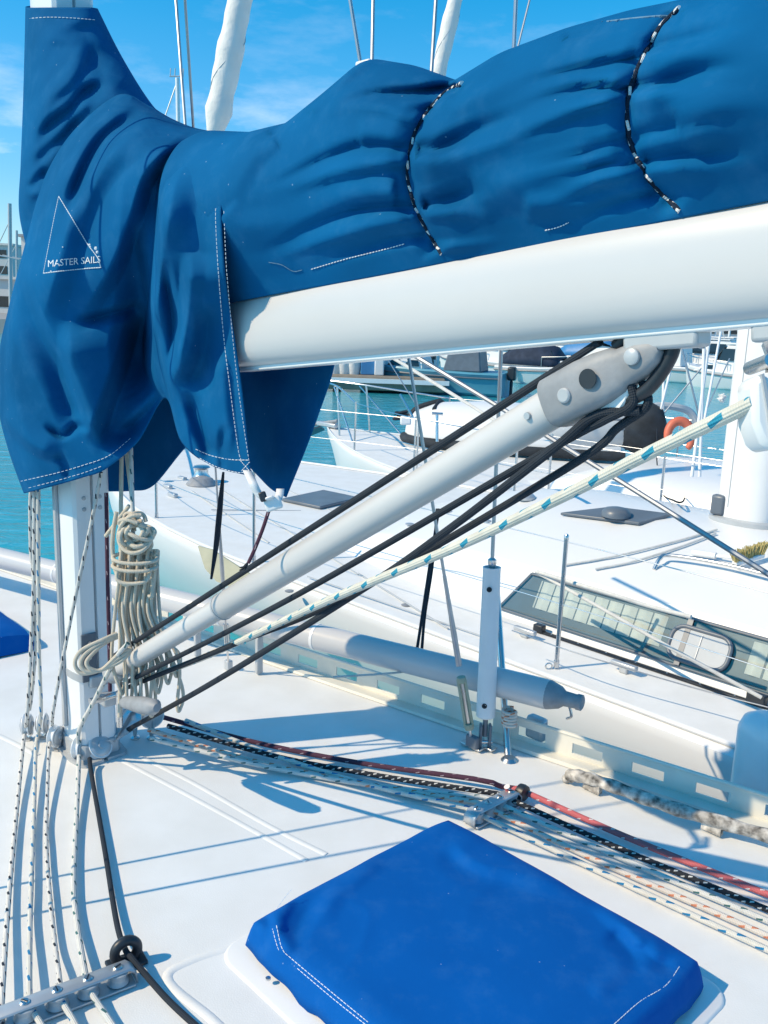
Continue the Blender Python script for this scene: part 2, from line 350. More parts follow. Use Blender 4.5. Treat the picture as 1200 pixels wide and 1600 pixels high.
# ------------------------------------------------------------------ own yacht: hull, deck, toe rail
yacht = thing('sailing_yacht', 'white yacht deck in the foreground that carries the boom and blue sail cover', 'sailboat', B(0, 0.15, WATER))
CL = 0.15
edge = [(-5.6, 0.17), (-4.5, 0.36), (-3, 0.55), (-2, 0.74), (-1, 0.905), (0, 1.075), (1, 1.255), (1.8, 1.41), (3, 1.60), (4.5, 1.72), (6.5, 1.70)]
ex = np.array([e[0] for e in edge]); ey = np.array([e[1] for e in edge])
def sedge(x): return float(np.interp(x, ex, ey))
def dz(y): return -0.012*((y-CL)/1.2)**2          # slight camber
xs = np.concatenate([np.linspace(-5.6, -0.6, 14), np.linspace(-0.4, 2.6, 26), np.linspace(2.9, 6.5, 10)])
rows = []
for x in xs:
    e = sedge(x); hw = e-CL
    rows.append([B(x, CL+hw*t, dz(CL+hw*t)) for t in np.linspace(-1, 1, 21)])
dk = part(MB().grid(np.array(rows)), 'deck', 'deck', yacht)
# topsides
hr = []
for x in xs:
    e = sedge(x); hw = e-CL
    hr.append([B(x, CL+s*(hw+0.01)*k, z) for s, k, z in [(-1, .72, -1.7), (-1, .97, -0.7), (-1, 1, dz(e)), (-1, .985, dz(e)+.002)]][::-1] + [B(x, CL+(hw+0.01)*k, z) for k, z in [(.985, dz(e)-.004), (1, dz(e)-.006), (.97, -.7), (.72, -1.7)]])
H = np.array(hr)
hb = MB().grid(H[:, :4]); hb.grid(H[:, 4:]); part(hb, 'hull', 'hullw', yacht)
# moulded ridges of the deck panels (raised 4 mm gelcoat bands)
def band(pts, wd=0.012, h=0.004, m='gel', name='deck_moulding'):
    mb = MB(); P = cr([onz(*p) for p in pts], 24)
    mb.tube(P+V(0, 0, -0.0185), 0.021, 16); return part(mb, name, 'deck', dk)
band([(185, 1185), (290, 1240), (400, 1300), (480, 1345)])
band([(215, 1180), (300, 1222), (420, 1290), (510, 1335)])
band([(400, 1470), (300, 1500), (262, 1530), (330, 1590), (380, 1640)])
band([(60, 1180), (0, 1150), (-60, 1128)])
# hatch plinth under the blue cover
pl = MB()
def rr(cx, cy, lx, ly, r, z, n=6):
    out = []
    for sx, sy, a0 in ((1, 1, 0), (-1, 1, 90), (-1, -1, 180), (1, -1, 270)):
        for k in range(n+1):
            a = math.radians(a0+90*k/n); out.append(B(cx+sx*(lx/2-r)+r*math.cos(a), cy+sy*(ly/2-r)+r*math.sin(a), z))
    return out
pl.loft([rr(1.53, 0.22, 0.88, 0.80, .06, -0.01), rr(1.53, 0.22, 0.87, 0.79, .06, 0.002), rr(1.53, .22, .86, .78, .06, .005)])
part(pl, 'hatch_plinth', 'gel', yacht)
hf = MB(); hf.loft([rr(1.52, 0.215, 0.72, 0.65, .09, 0.01), rr(1.52, 0.215, 0.71, 0.64, .09, 0.05)]); part(hf, 'hatch_frame', 'whitep', yacht, bevel=.004)
sc = MB(); sc.lathe([(.006, .0), (.006, .004), (.002, .005)], onz(419, 1530, .018), Zv, 12); part(sc, 'screw', 'steel', yacht)
# toe rail: perforated strip with real slots
def toerail():
    mb = MB(); hgt = .085; th = .006
    x = -4.6; step = 0.2035; x0 = 0.118-30*step
    hole = 0.105
    def wall(xa, xb, z0, z1):
        n = max(2, int((xb-xa)/.06)+1)
        for k in range(n-1):
            a, b = xa+(xb-xa)*k/(n-1), xa+(xb-xa)*(k+1)/(n-1)
            pa, pb = B(a, sedge(a)-.012, 0), B(b, sedge(b)-.012, 0)
            q = [pa+Zv*z0, pb+Zv*z0, pb+Zv*z1, pa+Zv*z1]
            mb.prism(q, Sv*th)
    cs = [0.118+step*k for k in range(-22, 14)]
    for c in cs:
        wall(c-step/2, c+step/2, -.012, .022); wall(c-step/2, c+step/2, .058, hgt)
        wall(c-step/2, c-hole/2, .022, .058); wall(c+hole/2, c+step/2, .022, .058)
    # flange foot and rounded cap
    X = np.linspace(cs[0]-step/2, cs[-1]+step/2, 90)
    mb.tube([B(a, sedge(a)-.009, hgt) for a in X], .007, 8)
    part(mb, 'toe_rail', 'cream', yacht)
    fl = MB(); P = np.array([[B(a, sedge(a)-.065, dz(sedge(a))+.003), B(a, sedge(a)-.062, .006), B(a, sedge(a)-.01, .006)] for a in X]); fl.grid(P); part(fl, 'rail_flange', 'cream', yacht)
toerail()
# peeling wooden handrail
hw = MB(); P = cr([onz(882, 1218, .0), onz(900, 1212, .03), onz(950, 1226, .035), onz(1050, 1262, .035), onz(1200, 1306, .035), onz(1400, 1362, .035)], 50)
hw.tube(P, [0.012+.008*min(1, i/6)+.002*math.sin(i*1.3) for i in range(50)], 10)
for k in (16, 34): hw.box(P[k]-V(0, 0, .02), (.06, .02, .035))
hro = part(hw, 'handrail', 'wood', yacht); hro['label'] = 'weathered wooden handrail with peeling white paint'
# stanchions on the starboard rail and lashings
def stanchion(x, y, h, r=.0125, root=yacht, m='steel', z=0.0, lean=(0, 0)):
    mb = MB(); b = B(x, y, z)
    mb.lathe([(.024, 0), (.024, .008), (.018, .012), (.018, .06), (.015, .064)], b, Zv, 14)
    mb.tube([b+Zv*.03, b+Zv*h+Sv*lean[1]-Fv*lean[0]], r, 12)
    return part(mb, 'stanchion', m, root)
sA = B(*toB(onz(800, 1150, 0.02)))
st = MB(); top = at(775, 905, 3.35); bt = at(795, 1200, 3.05)
st.tube([bt, top], .0125, 12); st.lathe([(.03, -.05), (.03, .0), (.02, .01)], bt+V(0, 0, .03), Zv, 14); part(st, 'stanchion', 'steel', yacht)
sb = MB(); sb.box(onz(838, 1145, .03)+V(0, 0, .02), (.075, .04, .085)); part(sb, 'stanchion_socket', 'alu', yacht, bevel=.012)
tl = []
for k in range(40):
    a = k/40*2*math.pi*5; c = at(796, 1120-k*.6+12, 3.07); tl.append(c+rt*math.cos(a)*.022*1.0+np.cross(rt, Zv)*math.sin(a)*.022)
lash = rope('lashing_cord', 'red and white cord wound round the stanchion foot below the pole', tl, .006, 'r_orange', 120)
# chainplates
for px, py in ((738, 1166), (757, 1166)):
    mb = MB(); b = onz(px, py, 0); mb.box(b+V(0, 0, .004), (.09, .035, .008)); part(mb, 'chainplate', 'steel', yacht, bevel=.002)
# covered forward hatch, blue, at the left edge
def pillow(cx, cy, lx, ly, h, n=28):
    P = np.zeros((n, n, 3))
    for i, a in enumerate(np.linspace(-1, 1, n)):
        for j, b in enumerate(np.linspace(-1, 1, n)):
            e = (1-abs(a)**6)*(1-abs(b)**6); P[i, j] = B(cx+a*lx/2, cy+b*ly/2, .005+h*e**.3+.006*mn.noise(Vector((a*3, b*3, 1))))
    return P
fh = MB().grid(pillow(-1.42, -0.06, .86, .72, .10)).build('hatch_cover', 'hatchb'); tag(fh, 'blue canvas hatch cover on the foredeck beyond the mast', 'cover')

# ------------------------------------------------------------------ mast
MC = B(-0.03, 0.055, 0)
mast = thing('mast', 'tall white aluminium mast rising out of the yacht deck with a sail groove', 'mast', MC)
def mastring(z, sc=1.0):
    pts = [(0.10, -.010), (.088, -.010), (.088, -.006), (.101, -.006), (.101, -.050), (.092, -.060), (.05, -.066), (0, -.066), (-.05, -.058), (-.085, -.038), (-.10, 0), (-.085, .038), (-.05, .058), (0, .066), (.05, .066), (.092, .060), (.101, .050), (.101, .006), (.088, .006), (.088, .010), (.10, .010), (.082, .011), (.082, -.011)]
    pts = [(.101, -.050), (.092, -.060), (.05, -.066), (0, -.066), (-.05, -.058), (-.085, -.038), (-.10, 0), (-.085, .038), (-.05, .058), (0, .066), (.05, .066), (.092, .060), (.101, .050), (.101, .005), (.084, .005), (.084, -.005), (.101, -.005)]
    return [MC-Fv*a*sc+Sv*b*sc+Zv*z for a, b in pts]
part(MB().loft([mastring(0.01), mastring(10.5)]), 'mast_section', 'mastw', mast, angle=25)
ft = MB(); ft.loft([mastring(0, 1.35), mastring(.012, 1.35), mastring(.014, 1.12), mastring(.06, 1.10), mastring(.062, 1.02)]); part(ft, 'mast_step', 'mastg', mast)
cl = MB(); cl.loft([mastring(.28, 1.03), mastring(.305, 1.03)]); part(cl, 'mast_band', 'mastg', mast)
# side sail track / conduit on the port side
tk = MB(); tk.box(MC-Fv*.0-Sv*.072+Zv*1.1, (.02, .012, 2.0)); part(tk, 'track', 'mastg', mast, bevel=.003)
pt = MB(); pt.box(MC-Fv*.106-Sv*.030+Zv*.36, (.008, .05, .16)); pl_ = part(pt, 'plate', 'slate', mast, bevel=.002)
for k in range(3):
    mb = MB(); mb.lathe([(.006, 0), (.006, .003)], MC-Fv*.110-Sv*.030+Zv*(.31+.05*k), -Fv, 10); part(mb, 'rivet', 'steel', pl_)
for a in (-.026, .026):
    for z in (.84, .875):
        mb = MB(); mb.lathe([(.007, 0), (.006, .003), (.002, .004)], MC-Fv*.101+Sv*a+Zv*z, -Fv, 10); part(mb, 'rivet', 'mastg', mast)

# ------------------------------------------------------------------ boom
b0, b1 = onplane(377, 521, .055), onplane(1147, 412, .055)
bd = (b1-b0)/np.linalg.norm(b1-b0); bup = np.cross(Sv, bd); bup = bup if bup[2] > 0 else -bup
def bm(s, dy=0, du=0): return b0+bd*s+Sv*dy+bup*du      # s: metres aft of the boom's forward end
boom = thing('boom', 'thick white aluminium boom under the blue sail cover', 'boom', bm(0, 0, -.08))
def bring(s, k=1.0, hh=.083, ww=.058, nn=28):
    out = []
    for i in range(nn):
        a = 2*math.pi*i/nn; c, d = math.cos(a), math.sin(a)
        out.append(bm(s, ww*k*math.copysign(abs(c)**.75, c), hh*k*math.copysign(abs(d)**.75, d)))
    return out
part(MB().loft([bring(-.03, .80), bring(-.022, .92), bring(-.008, .985), bring(.01, 1.0), bring(3.2, 1.0)]), 'boom_section', 'boomw', boom)
gl = MB(); gl.box(bm(1.6, 0, -.083), (3.2, .05, .012), np.stack([bd, Sv, bup])); part(gl, 'bottom_flange', 'mastw', boom, bevel=.003)
gk = MB(); gk.tube([bm(-.02, .04), bm(-.4, .22), MC-Fv*.0+Sv*.10+Zv*(bm(-.7)[2])], .015, 10); part(gk, 'gooseneck', 'cast', boom)
for s, h in ((.085, .09), (.73, .09)):
    mb = MB(); mb.box(bm(s, -.03, h), (.018, .02, .02), np.stack([bd, Sv, bup])); part(mb, 'sail_slide', 'whitep', boom, bevel=.004)
# vang lug and aft lug under the boom
s_v = float((onplane(1012, 545, .055)-b0)@bd)
for ss, lx in ((s_v+.03, .12), (s_v+.20, .07)):
    mb = MB(); mb.box(bm(ss, 0, -.096), (lx, .045, .028), np.stack([bd, Sv, bup])); part(mb, 'lug', 'mastg', boom, bevel=.006)
mb = MB(); mb.tube(cr([bm(s_v+.21, -.01, -.10), bm(s_v+.235, -.03, -.125), bm(s_v+.25, -.03, -.15), bm(s_v+.24, -.03, -.17)], 20), .007, 10); part(mb, 'hook', 'steel', boom)

# ------------------------------------------------------------------ sail cover (cloth sculpted with fold strokes)
def coons(top, bottom, left, right, m, n):
    T = cr([atY(*p) for p in top], n); Bo = cr([atY(*p) for p in bottom], n)
    L = cr([atY(*p) for p in left], m); R = cr([atY(*p) for p in right], m)
    u = np.linspace(0, 1, n)[None, :, None]; v = np.linspace(0, 1, m)[:, None, None]
    return (1-v)*T[None]+v*Bo[None]+(1-u)*L[:, None]+u*R[:, None]-((1-u)*(1-v)*T[0]+u*(1-v)*T[-1]+(1-u)*v*Bo[0]+u*v*Bo[-1])
def strokes(P, lst, mask=None, ka=1.0, kw=1.0, t0=.22, t1=.30):
    Q = proj(P)[..., :2]; D = np.zeros(P.shape[:2])
    for pts, a, wa, wb in lst:
        a, wa, wb = a*ka, wa*kw, wb*kw
        C = cr([(*p, 0) for p in pts], 36)[:, :2]; best = np.full(Q.shape[:2], 1e9); sd = np.zeros(Q.shape[:2]); s = np.zeros(Q.shape[:2])
        w_ = 3.2*max(wa, wb); near = (Q[..., 0] > C[:, 0].min()-w_) & (Q[..., 0] < C[:, 0].max()+w_) & (Q[..., 1] > C[:, 1].min()-w_) & (Q[..., 1] < C[:, 1].max()+w_)
        if not near.any(): continue
        q = Q[near]; best = np.full(len(q), 1e9); sd = np.zeros(len(q)); s = np.zeros(len(q))
        for k in range(35):
            a0, e = C[k], C[k+1]-C[k]; L2 = e@e+1e-9
            t = np.clip(((q-a0)@e)/L2, 0, 1); of = q-a0-t[:, None]*e; dd = (of**2).sum(1)
            up_ = dd < best; best = np.where(up_, dd, best); sd = np.where(up_, (e[0]*of[:, 1]-e[1]*of[:, 0])/math.sqrt(L2), sd); s = np.where(up_, (k+t)/35, s)
        d = np.sqrt(best); tp = np.clip(np.minimum(s/t0, (1-s)/t1), 0, 1); tp = tp*tp*(3-2*tp)
        bl = np.clip(.5+sd/4, 0, 1); wd = wa*bl+wb*(1-bl)
        pf = np.clip(1-(d*d+.6)**.5/(1.75*wd), 0, 1); D[near] += a*tp*(.55*pf+.45*pf*pf*(3-2*pf))
    if mask is not None: D *= mask
    dr = CAM-P; dr /= np.linalg.norm(dr, axis=-1)[..., None]
    return P+dr*D[..., None]
def rumple(P, amp, sc, seed=0, aniso=(1, 1, 1)):
    out = P.copy(); m, n = P.shape[:2]
    dr = CAM-P; dr /= np.linalg.norm(dr, axis=-1)[..., None]
    for i in range(m):
        for j in range(n):
            p = P[i, j]; q = Vector((p[0]*sc*aniso[0]+seed, p[1]*sc*aniso[1], p[2]*sc*aniso[2]))
            out[i, j] += dr[i, j]*amp*(mn.noise(q)+.5*mn.noise(q*2.1))
    return out
def crease(P, amp, sc, seed, dirv, stretch=5.0):
    out = P.copy(); m, n = P.shape[:2]; dr = CAM-P; dr /= np.linalg.norm(dr, axis=-1)[..., None]
    dv = np.asarray(dirv, float); dv /= np.linalg.norm(dv)
    for i in range(m):
        for j in range(n):
            p = P[i, j]; q = p-dv*(p@dv)*(1-1/stretch)
            q = Vector((q[0]*sc+seed, q[1]*sc-seed, q[2]*sc)); mod = max(0., mn.noise(Vector(p)*3.1+Vector((seed, 0, 0)))+.25)
            out[i, j] += dr[i, j]*amp*mod*(1-2*abs(mn.noise(q)))**3
    return out
class Surf:
    def __init__(s, *Ps): s.P = np.vstack([p.reshape(-1, 3) for p in Ps]); s.Q = proj(s.P)
    def __call__(s, x, y, off=.003):
        d = (s.Q[:, 0]-x)**2+(s.Q[:, 1]-y)**2; near = d < max(d.min()*4+4, 9)
        idx = np.where(near)[0]; dep = s.Q[idx, 2].min(); idx = idx[s.Q[idx, 2] < dep+.06]
        wts = 1/(d[idx]+.5); dd = (s.Q[idx, 2]*wts).sum()/wts.sum()
        return at(x, y, dd-off)
cover = thing('sail_cover', 'faded blue canvas sail cover laced over the boom and draped round the mast', 'sail cover', bm(0, 0, .08))

# body along the boom -------------------------------------------------
tops = [(330, 205), (400, 208), (470, 191), (480, 184), (540, 132), (583, 94), (590, 94), (650, 104), (722, 130), (800, 82), (900, 45), (1000, 18), (1070, 5), (1200, -25)]
ts, th = [], []
for x, y in tops:
    p = onplane(x, y, .055); s_ = (p-b0)@bd; ts.append(s_); th.append((p-b0)@bup)
ts += [1.35, 1.7, 2.3, 3.0]; th += [.29, .25, .22, .20]
tp_ = np.array(ts); hp_ = np.array(th)
def tophgt(s): return float(np.interp(s, tp_, hp_))
TIE1 = [(722, 130), (690, 150), (655, 195), (640, 240), (638, 280), (650, 325), (668, 360), (690, 397)]
TIE2 = [(1062, 12), (1030, 45), (1005, 90), (985, 140), (981, 190), (990, 235), (1015, 280), (1062, 330)]
secf = [(-.050, -.02), (-.068, .06), (-.100, .20), (-.128, .40), (-.136, .58), (-.112, .78), (-.060, .94), (0, 1.0), (.05, .94), (.095, .75), (.115, .5), (.105, .25), (.07, .03)]
sstat = np.concatenate([np.linspace(-.12, 1.45, 210), np.linspace(1.47, 3.0, 40)])
smooth_top = np.array([tophgt(s) for s in sstat]); kern = np.ones(5)/5
smooth_top = np.convolve(np.pad(smooth_top, 2, mode='edge'), kern, 'valid')
rows = []
NV = 110
for s, tz in zip(sstat, smooth_top):
    z0 = .072; h = tz-z0
    wv = 1+.10*math.sin(s*5.1+1)+.05*math.sin(s*11)
    sec = cr([(bx_*wv*(.82+.5*(h-.24)), z0+zz*h, 0) for bx_, zz in secf], NV)
    rows.append([bm(s, p[0], p[1]) for p in sec])
P = np.array(rows)
mask = np.ones(NV); mask[int(NV*.66):] = 0; mask[int(NV*.56):int(NV*.66)] = np.linspace(1, 0, int(NV*.66)-int(NV*.56)); mask = mask[None, :]*np.ones((len(sstat), 1))
BS = [
 (TIE1, -.020, 26, 26), (TIE2, -.018, 26, 30), (TIE1, -.010, 7, 7), (TIE2, -.010, 8, 8),
 # folds running to and from the first tie
 ([(648, 236), (690, 232), (745, 205), (815, 180), (900, 160)], -0.02, 10, 16), ([(640, 243), (700, 246), (800, 222), (930, 190)], 0.014, 30, 10),
 ([(640, 233), (570, 228), (505, 250), (440, 282), (375, 300)], -0.018, 9, 16), ([(642, 248), (560, 262), (470, 285), (370, 310)], 0.014, 28, 9),
 ([(652, 326), (590, 322), (520, 340), (440, 380), (395, 400)], -0.018, 10, 16), ([(655, 336), (570, 358), (480, 385), (410, 405)], 0.013, 22, 8),
 ([(660, 322), (700, 315), (745, 300), (800, 290)], -0.018, 10, 16), ([(665, 332), (720, 332), (790, 345)], 0.01, 12, 12),
 ([(660, 190), (600, 170), (540, 165), (490, 185), (430, 215)], 0.012, 22, 12), ([(722, 134), (650, 142), (565, 152), (474, 194)], -0.026, 7, 16), ([(480, 178), (535, 122), (585, 92), (600, 90)], 0.01, 10, 10),
 ([(680, 168), (640, 172), (590, 160)], -0.01, 7, 10), ([(690, 160), (740, 150), (830, 110), (930, 82)], 0.01, 20, 10),
 ([(672, 366), (610, 375), (540, 395), (470, 420)], -0.01, 8, 12), ([(680, 384), (720, 384), (800, 372)], 0.008, 9, 8),
 # second tie
 ([(985, 140), (920, 138), (860, 152), (800, 172)], -0.018, 8, 16), ([(984, 146), (900, 172), (800, 212), (720, 240)], 0.013, 26, 8),
 ([(988, 140), (1040, 130), (1100, 112), (1200, 100)], -0.018, 9, 16), ([(990, 146), (1060, 146), (1200, 150)], 0.01, 24, 10),
 ([(1000, 88), (930, 102), (860, 118), (780, 140)], -0.013, 7, 16), ([(1010, 80), (1080, 62), (1200, 30)], -0.014, 8, 16), ([(1012, 90), (1090, 75), (1200, 45)], 0.01, 22, 8),
 ([(985, 217), (940, 228), (880, 250), (800, 265)], -0.014, 8, 16), ([(986, 222), (930, 246), (860, 268), (790, 280)], 0.01, 20, 8),
 ([(990, 217), (1030, 205), (1110, 192), (1200, 185)], -0.011, 8, 16), ([(1003, 252), (1060, 244), (1130, 242), (1200, 240)], -0.013, 10, 16),
 ([(1003, 262), (940, 280), (880, 305), (820, 335)], 0.012, 20, 10), ([(998, 255), (930, 262), (870, 290)], -0.012, 8, 12), ([(1010, 268), (1070, 262), (1150, 268)], 0.008, 16, 8),
 ([(880, 60), (940, 52), (1030, 40)], -0.008, 6, 8), ([(1030, 300), (960, 318), (880, 345)], -0.008, 8, 12),
 # sagging rolls of the folded sail
 ([(430, 215), (400, 240), (370, 290), (362, 330)], 0.016, 30, 16), ([(352, 330), (380, 352), (450, 345), (560, 310)], 0.01, 30, 20),
 ([(740, 300), (850, 275), (960, 240)], 0.01, 34, 30), ([(560, 205), (620, 205), (660, 215)], 0.01, 24, 20), ([(1060, 200), (1130, 170), (1250, 160)], 0.012, 40, 34),
 ([(620, 300), (560, 300), (470, 325)], 0.012, 18, 18), ([(820, 320), (900, 318), (980, 296)], 0.008, 20, 16)]
P = strokes(P, BS[:4], mask, 1.3, .75, .05, .05); P = strokes(P, BS[4:], mask, 1.9, .85, .05, .8)
P = rumple(P, .004, 3.5, 3, (.5, .5, 1.5)); P = crease(P, .004, 9, 4, bd, 8)
bodyP = P
body = part(MB().grid(P), 'cover_body', 'cover', cover, angle=180, solid=.003)

# collar round the mast -------------------------------------------------
def lathe_net(rowsdef, m, n):
    R = [cr([atY(*p) for p in r], n) for r in rowsdef]
    return np.stack([cr([r[j] for r in R], m) for j in range(n)], 1)
cl_rows = [
 [(70, 6, 2.95), (42, 10, 2.86), (48, 12, 2.74), (75, 12, 2.67), (110, 12, 2.645), (140, 12, 2.66), (152, 14, 2.74), (140, 14, 2.86)],
 [(70, 90, 2.97), (40, 92, 2.86), (48, 93, 2.72), (80, 94, 2.64), (125, 95, 2.60), (165, 93, 2.61), (190, 90, 2.69), (180, 90, 2.82)],
 [(70, 168, 2.99), (38, 170, 2.88), (46, 172, 2.71), (85, 172, 2.61), (140, 172, 2.57), (195, 168, 2.56), (236, 166, 2.64), (230, 160, 2.80)],
 [(70, 255, 3.0), (35, 258, 2.88), (42, 260, 2.71), (80, 262, 2.63), (150, 262, 2.60), (220, 250, 2.55), (290, 235, 2.55), (300, 215, 2.7)],
 [(72, 330, 3.0), (33, 332, 2.88), (40, 334, 2.73), (75, 336, 2.66), (150, 340, 2.66), (230, 330, 2.62), (300, 310, 2.58), (310, 300, 2.7)],
 [(90, 420, 3.0), (50, 410, 2.88), (55, 400, 2.78), (90, 400, 2.74), (150, 400, 2.74), (230, 390, 2.70), (300, 380, 2.66), (310, 380, 2.75)]]
CP = lathe_net(cl_rows, 120, 110)
CP = strokes(CP, [
 ([(140, 65), (128, 95), (108, 128), (72, 158), (56, 195)], .026, 20, 7), ([(150, 62), (136, 100), (114, 134), (80, 165)], -.026, 8, 16),
 ([(165, 118), (130, 128), (104, 158), (66, 190), (48, 245)], .030, 16, 6), ([(175, 130), (140, 142), (112, 172), (74, 205), (52, 255)], -.030, 6, 12),
 ([(150, 150), (124, 172), (96, 205), (58, 240), (42, 275)], .028, 10, 6), ([(130, 178), (104, 208), (70, 240), (50, 270)], -.024, 6, 10),
 ([(100, 225), (75, 250), (52, 275), (38, 300)], .024, 8, 6), ([(80, 262), (60, 282), (44, 300)], -.020, 6, 8), ([(72, 275), (58, 296), (40, 312)], .018, 6, 8),
 ([(60, 300), (50, 330), (42, 360)], -.016, 8, 8), ([(70, 35), (66, 100), (58, 160)], .012, 14, 30), ([(100, 60), (92, 100), (70, 140)], -.014, 14, 16), ([(125, 30), (135, 60), (150, 100), (180, 140)], -.020, 22, 30), ([(200, 120), (215, 145), (228, 165)], -.012, 14, 10)], None, .95, 1.35)
CP = rumple(CP, .003, 4, 21); CP = crease(CP, .004, 8, 5, at(160, 90, 2.6)-at(60, 220, 2.7), 4)
part(MB().grid(CP), 'mast_collar', 'cover', cover, angle=180, solid=.003)

# port drape -------------------------------------------------------------
top = [(44, 372, 2.82), (62, 300, 2.68), (90, 240, 2.585), (130, 190, 2.55), (188, 148, 2.53), (232, 166, 2.48), (270, 187, 2.42), (310, 202, 2.33), (378, 212, 2.13)]
right = [(378, 212, 2.13), (355, 250, 2.00), (346, 320, 1.94), (349, 400, 1.94), (357, 470, 1.99), (368, 540, 2.02), (379, 620, 2.02), (392, 744, 2.02)]
left = [(44, 372, 2.82), (27, 430, 2.78), (12, 490, 2.74), (0, 545, 2.72), (-4, 600, 2.70), (0, 650, 2.68), (16, 710, 2.65), (38, 771, 2.62)]
bot = [(38, 771, 2.62), (85, 759, 2.57), (130, 746, 2.53), (165, 733, 2.50), (215, 690, 2.47), (258, 622, 2.42), (284, 690, 2.22), (330, 727, 2.13), (392, 744, 2.02)]
DP = coons(top, bot, left, right, 190, 190)
u = np.linspace(0, 1, 190)[None, :]; v = np.linspace(0, 1, 190)[:, None]
away = DP-CAM; away /= np.linalg.norm(away, axis=-1)[..., None]
DP = DP+away*(0.16*np.clip(1-u/.10, 0, 1)**2+0*v)[..., None]        # turns away round the front of the mast
DP = DP-away*(.05*np.sin(np.pi*np.clip(u, 0, 1))*np.sin(np.pi*v)**.8)[..., None]
DP = DP+away*(.10*np.clip(1-v/.05, 0, 1)**2*(u > .55)*np.clip((u-.55)/.1, 0, 1))[..., None]
DP = strokes(DP, [
 # vertical fold: the aft panel stands proud of the forward panel
 ([(262, 235), (246, 300), (240, 380), (231, 470), (223, 540), (230, 590), (262, 630)], -.070, 34, 5),
 ([(270, 235), (258, 320), (253, 420), (242, 520), (246, 590), (275, 640)], .060, 6, 44),
 # long diagonal pull folds from the shoulder
 ([(302, 206), (230, 262), (198, 350), (165, 430), (112, 508)], .055, 60, 15), ([(252, 185), (168, 248), (116, 330), (86, 430), (58, 530)], .045, 44, 22),
 ([(212, 156), (148, 202), (108, 268), (84, 330)], .030, 16, 14), ([(232, 168), (165, 215), (124, 285), (100, 360)], -.024, 10, 16), ([(340, 222), (288, 262), (266, 330), (262, 400)], .030, 14, 26), ([(322, 214), (270, 250), (246, 300)], -.030, 14, 12),
 # facets of the forward panel
 ([(110, 500), (114, 580), (138, 655), (168, 705)], .045, 14, 56), ([(229, 470), (206, 560), (176, 650), (154, 708)], -.075, 18, 44), ([(228, 472), (180, 488), (112, 506)], -.026, 8, 12),
 ([(20, 410), (54, 505), (94, 578), (120, 640), (142, 674)], -.048, 24, 13), ([(66, 662), (98, 682), (122, 667), (148, 674)], -.022, 5, 8), ([(-4, 636), (45, 688), (95, 716)], .024, 10, 22),
 ([(88, 706), (104, 730), (110, 754)], -.012, 8, 7), ([(262, 610), (228, 648), (180, 690)], -.030, 10, 16),
 # aft panel
 ([(302, 390), (294, 500), (270, 604)], .050, 12, 40), ([(254, 400), (271, 515), (267, 602)], -.036, 12, 9), ([(292, 605), (318, 680), (340, 728)], -.030, 12, 12), ([(346, 540), (352, 640), (362, 715)], .018, 26, 10), ([(330, 470), (318, 560), (285, 612)], -.024, 16, 22), ([(352, 660), (346, 705), (350, 742)], -.016, 6, 8)], None, 1.75, .9)
DP = rumple(DP, .004, 3.5, 31); DP = crease(DP, .004, 7, 8, at(250, 250, 2.3)-at(120, 500, 2.6), 7)
drape = part(MB().grid(DP), 'port_drape', 'cover', cover, angle=180, solid=.003)
# starboard drape (seen from its inner side, in shade)
SP = coons([(150, 540, 2.98), (300, 530, 2.62), (420, 520, 2.32), (524, 520, 2.07)], [(163, 768, 2.86), (205, 767, 2.81), (240, 758, 2.76), (300, 690, 2.58), (350, 690, 2.42), (398, 738, 2.26), (424, 764, 2.18), (447, 777, 2.13)],
           [(150, 540, 2.98), (157, 660, 2.92), (163, 768, 2.86)], [(524, 520, 2.07), (521, 575, 2.08), (500, 640, 2.1), (476, 705, 2.12), (447, 777, 2.13)], 70, 90)
SP = strokes(SP, [([(255, 600), (258, 680), (250, 760)], -.02, 14, 18), ([(200, 620), (205, 700), (200, 770)], .014, 16, 16), ([(420, 560), (430, 660), (440, 770)], .012, 22, 22), ([(480, 570), (465, 650), (450, 740)], -.012, 16, 16)])
part(MB().grid(rumple(SP, .006, 7, 44)), 'starboard_drape', 'cover', cover, angle=180, solid=.003)

surfD = Surf(DP); surfB = Surf(bodyP[:, :int(NV*.62)]); surfC = Surf(CP[:, 8:100])
def stitch(surf, pts, dash=6, gap=4, r=.0009, off=.004, n=400, m='stitch', name='stitching', parent=None, solidline=False):
    C = cr([(*p, 0) for p in pts], n)[:, :2]; L = np.concatenate([[0], np.cumsum(np.linalg.norm(np.diff(C, axis=0), axis=1))])
    mb = MB(); d = 0; dash, gap = (dash, gap) if solidline else (dash*.62, gap*.55)
    while d < L[-1]:
        e = min(d+dash, L[-1]); ss = np.linspace(d, e, 3)
        mb.tube([surf(np.interp(q, L, C[:, 0]), np.interp(q, L, C[:, 1]), off) for q in ss], r, 5); d = e+(0 if solidline else gap)
    o_ = part(mb, name, m, parent or cover)
    if name == 'stitching': o_['kind'] = 'stuff'
    return o_
stitch(surfD, [(365, 226), (350, 258), (342, 300), (337, 330), (341, 420), (349, 520), (360, 610), (372, 700), (378, 722)], 7, 4)
stitch(surfD, [(350, 330), (354, 420), (363, 520), (373, 610), (386, 700), (389, 720)], 6, 5, r=.0008)
stitch(surfD, [(32, 752), (85, 740), (130, 727), (170, 712), (205, 684)], 7, 4)
stitch(surfD, [(38, 764), (85, 752), (130, 739), (160, 728)], 7, 5, r=.0008)
stitch(surfD, [(306, 702), (330, 712), (360, 718), (388, 719)], 6, 3)
stitch(surfD, [(312, 716), (340, 730), (370, 738), (390, 738)], 6, 3, r=.0008)
stitch(surfD, [(376, 720), (390, 736)], 4, 2); stitch(surfD, [(390, 722), (377, 736)], 4, 2)
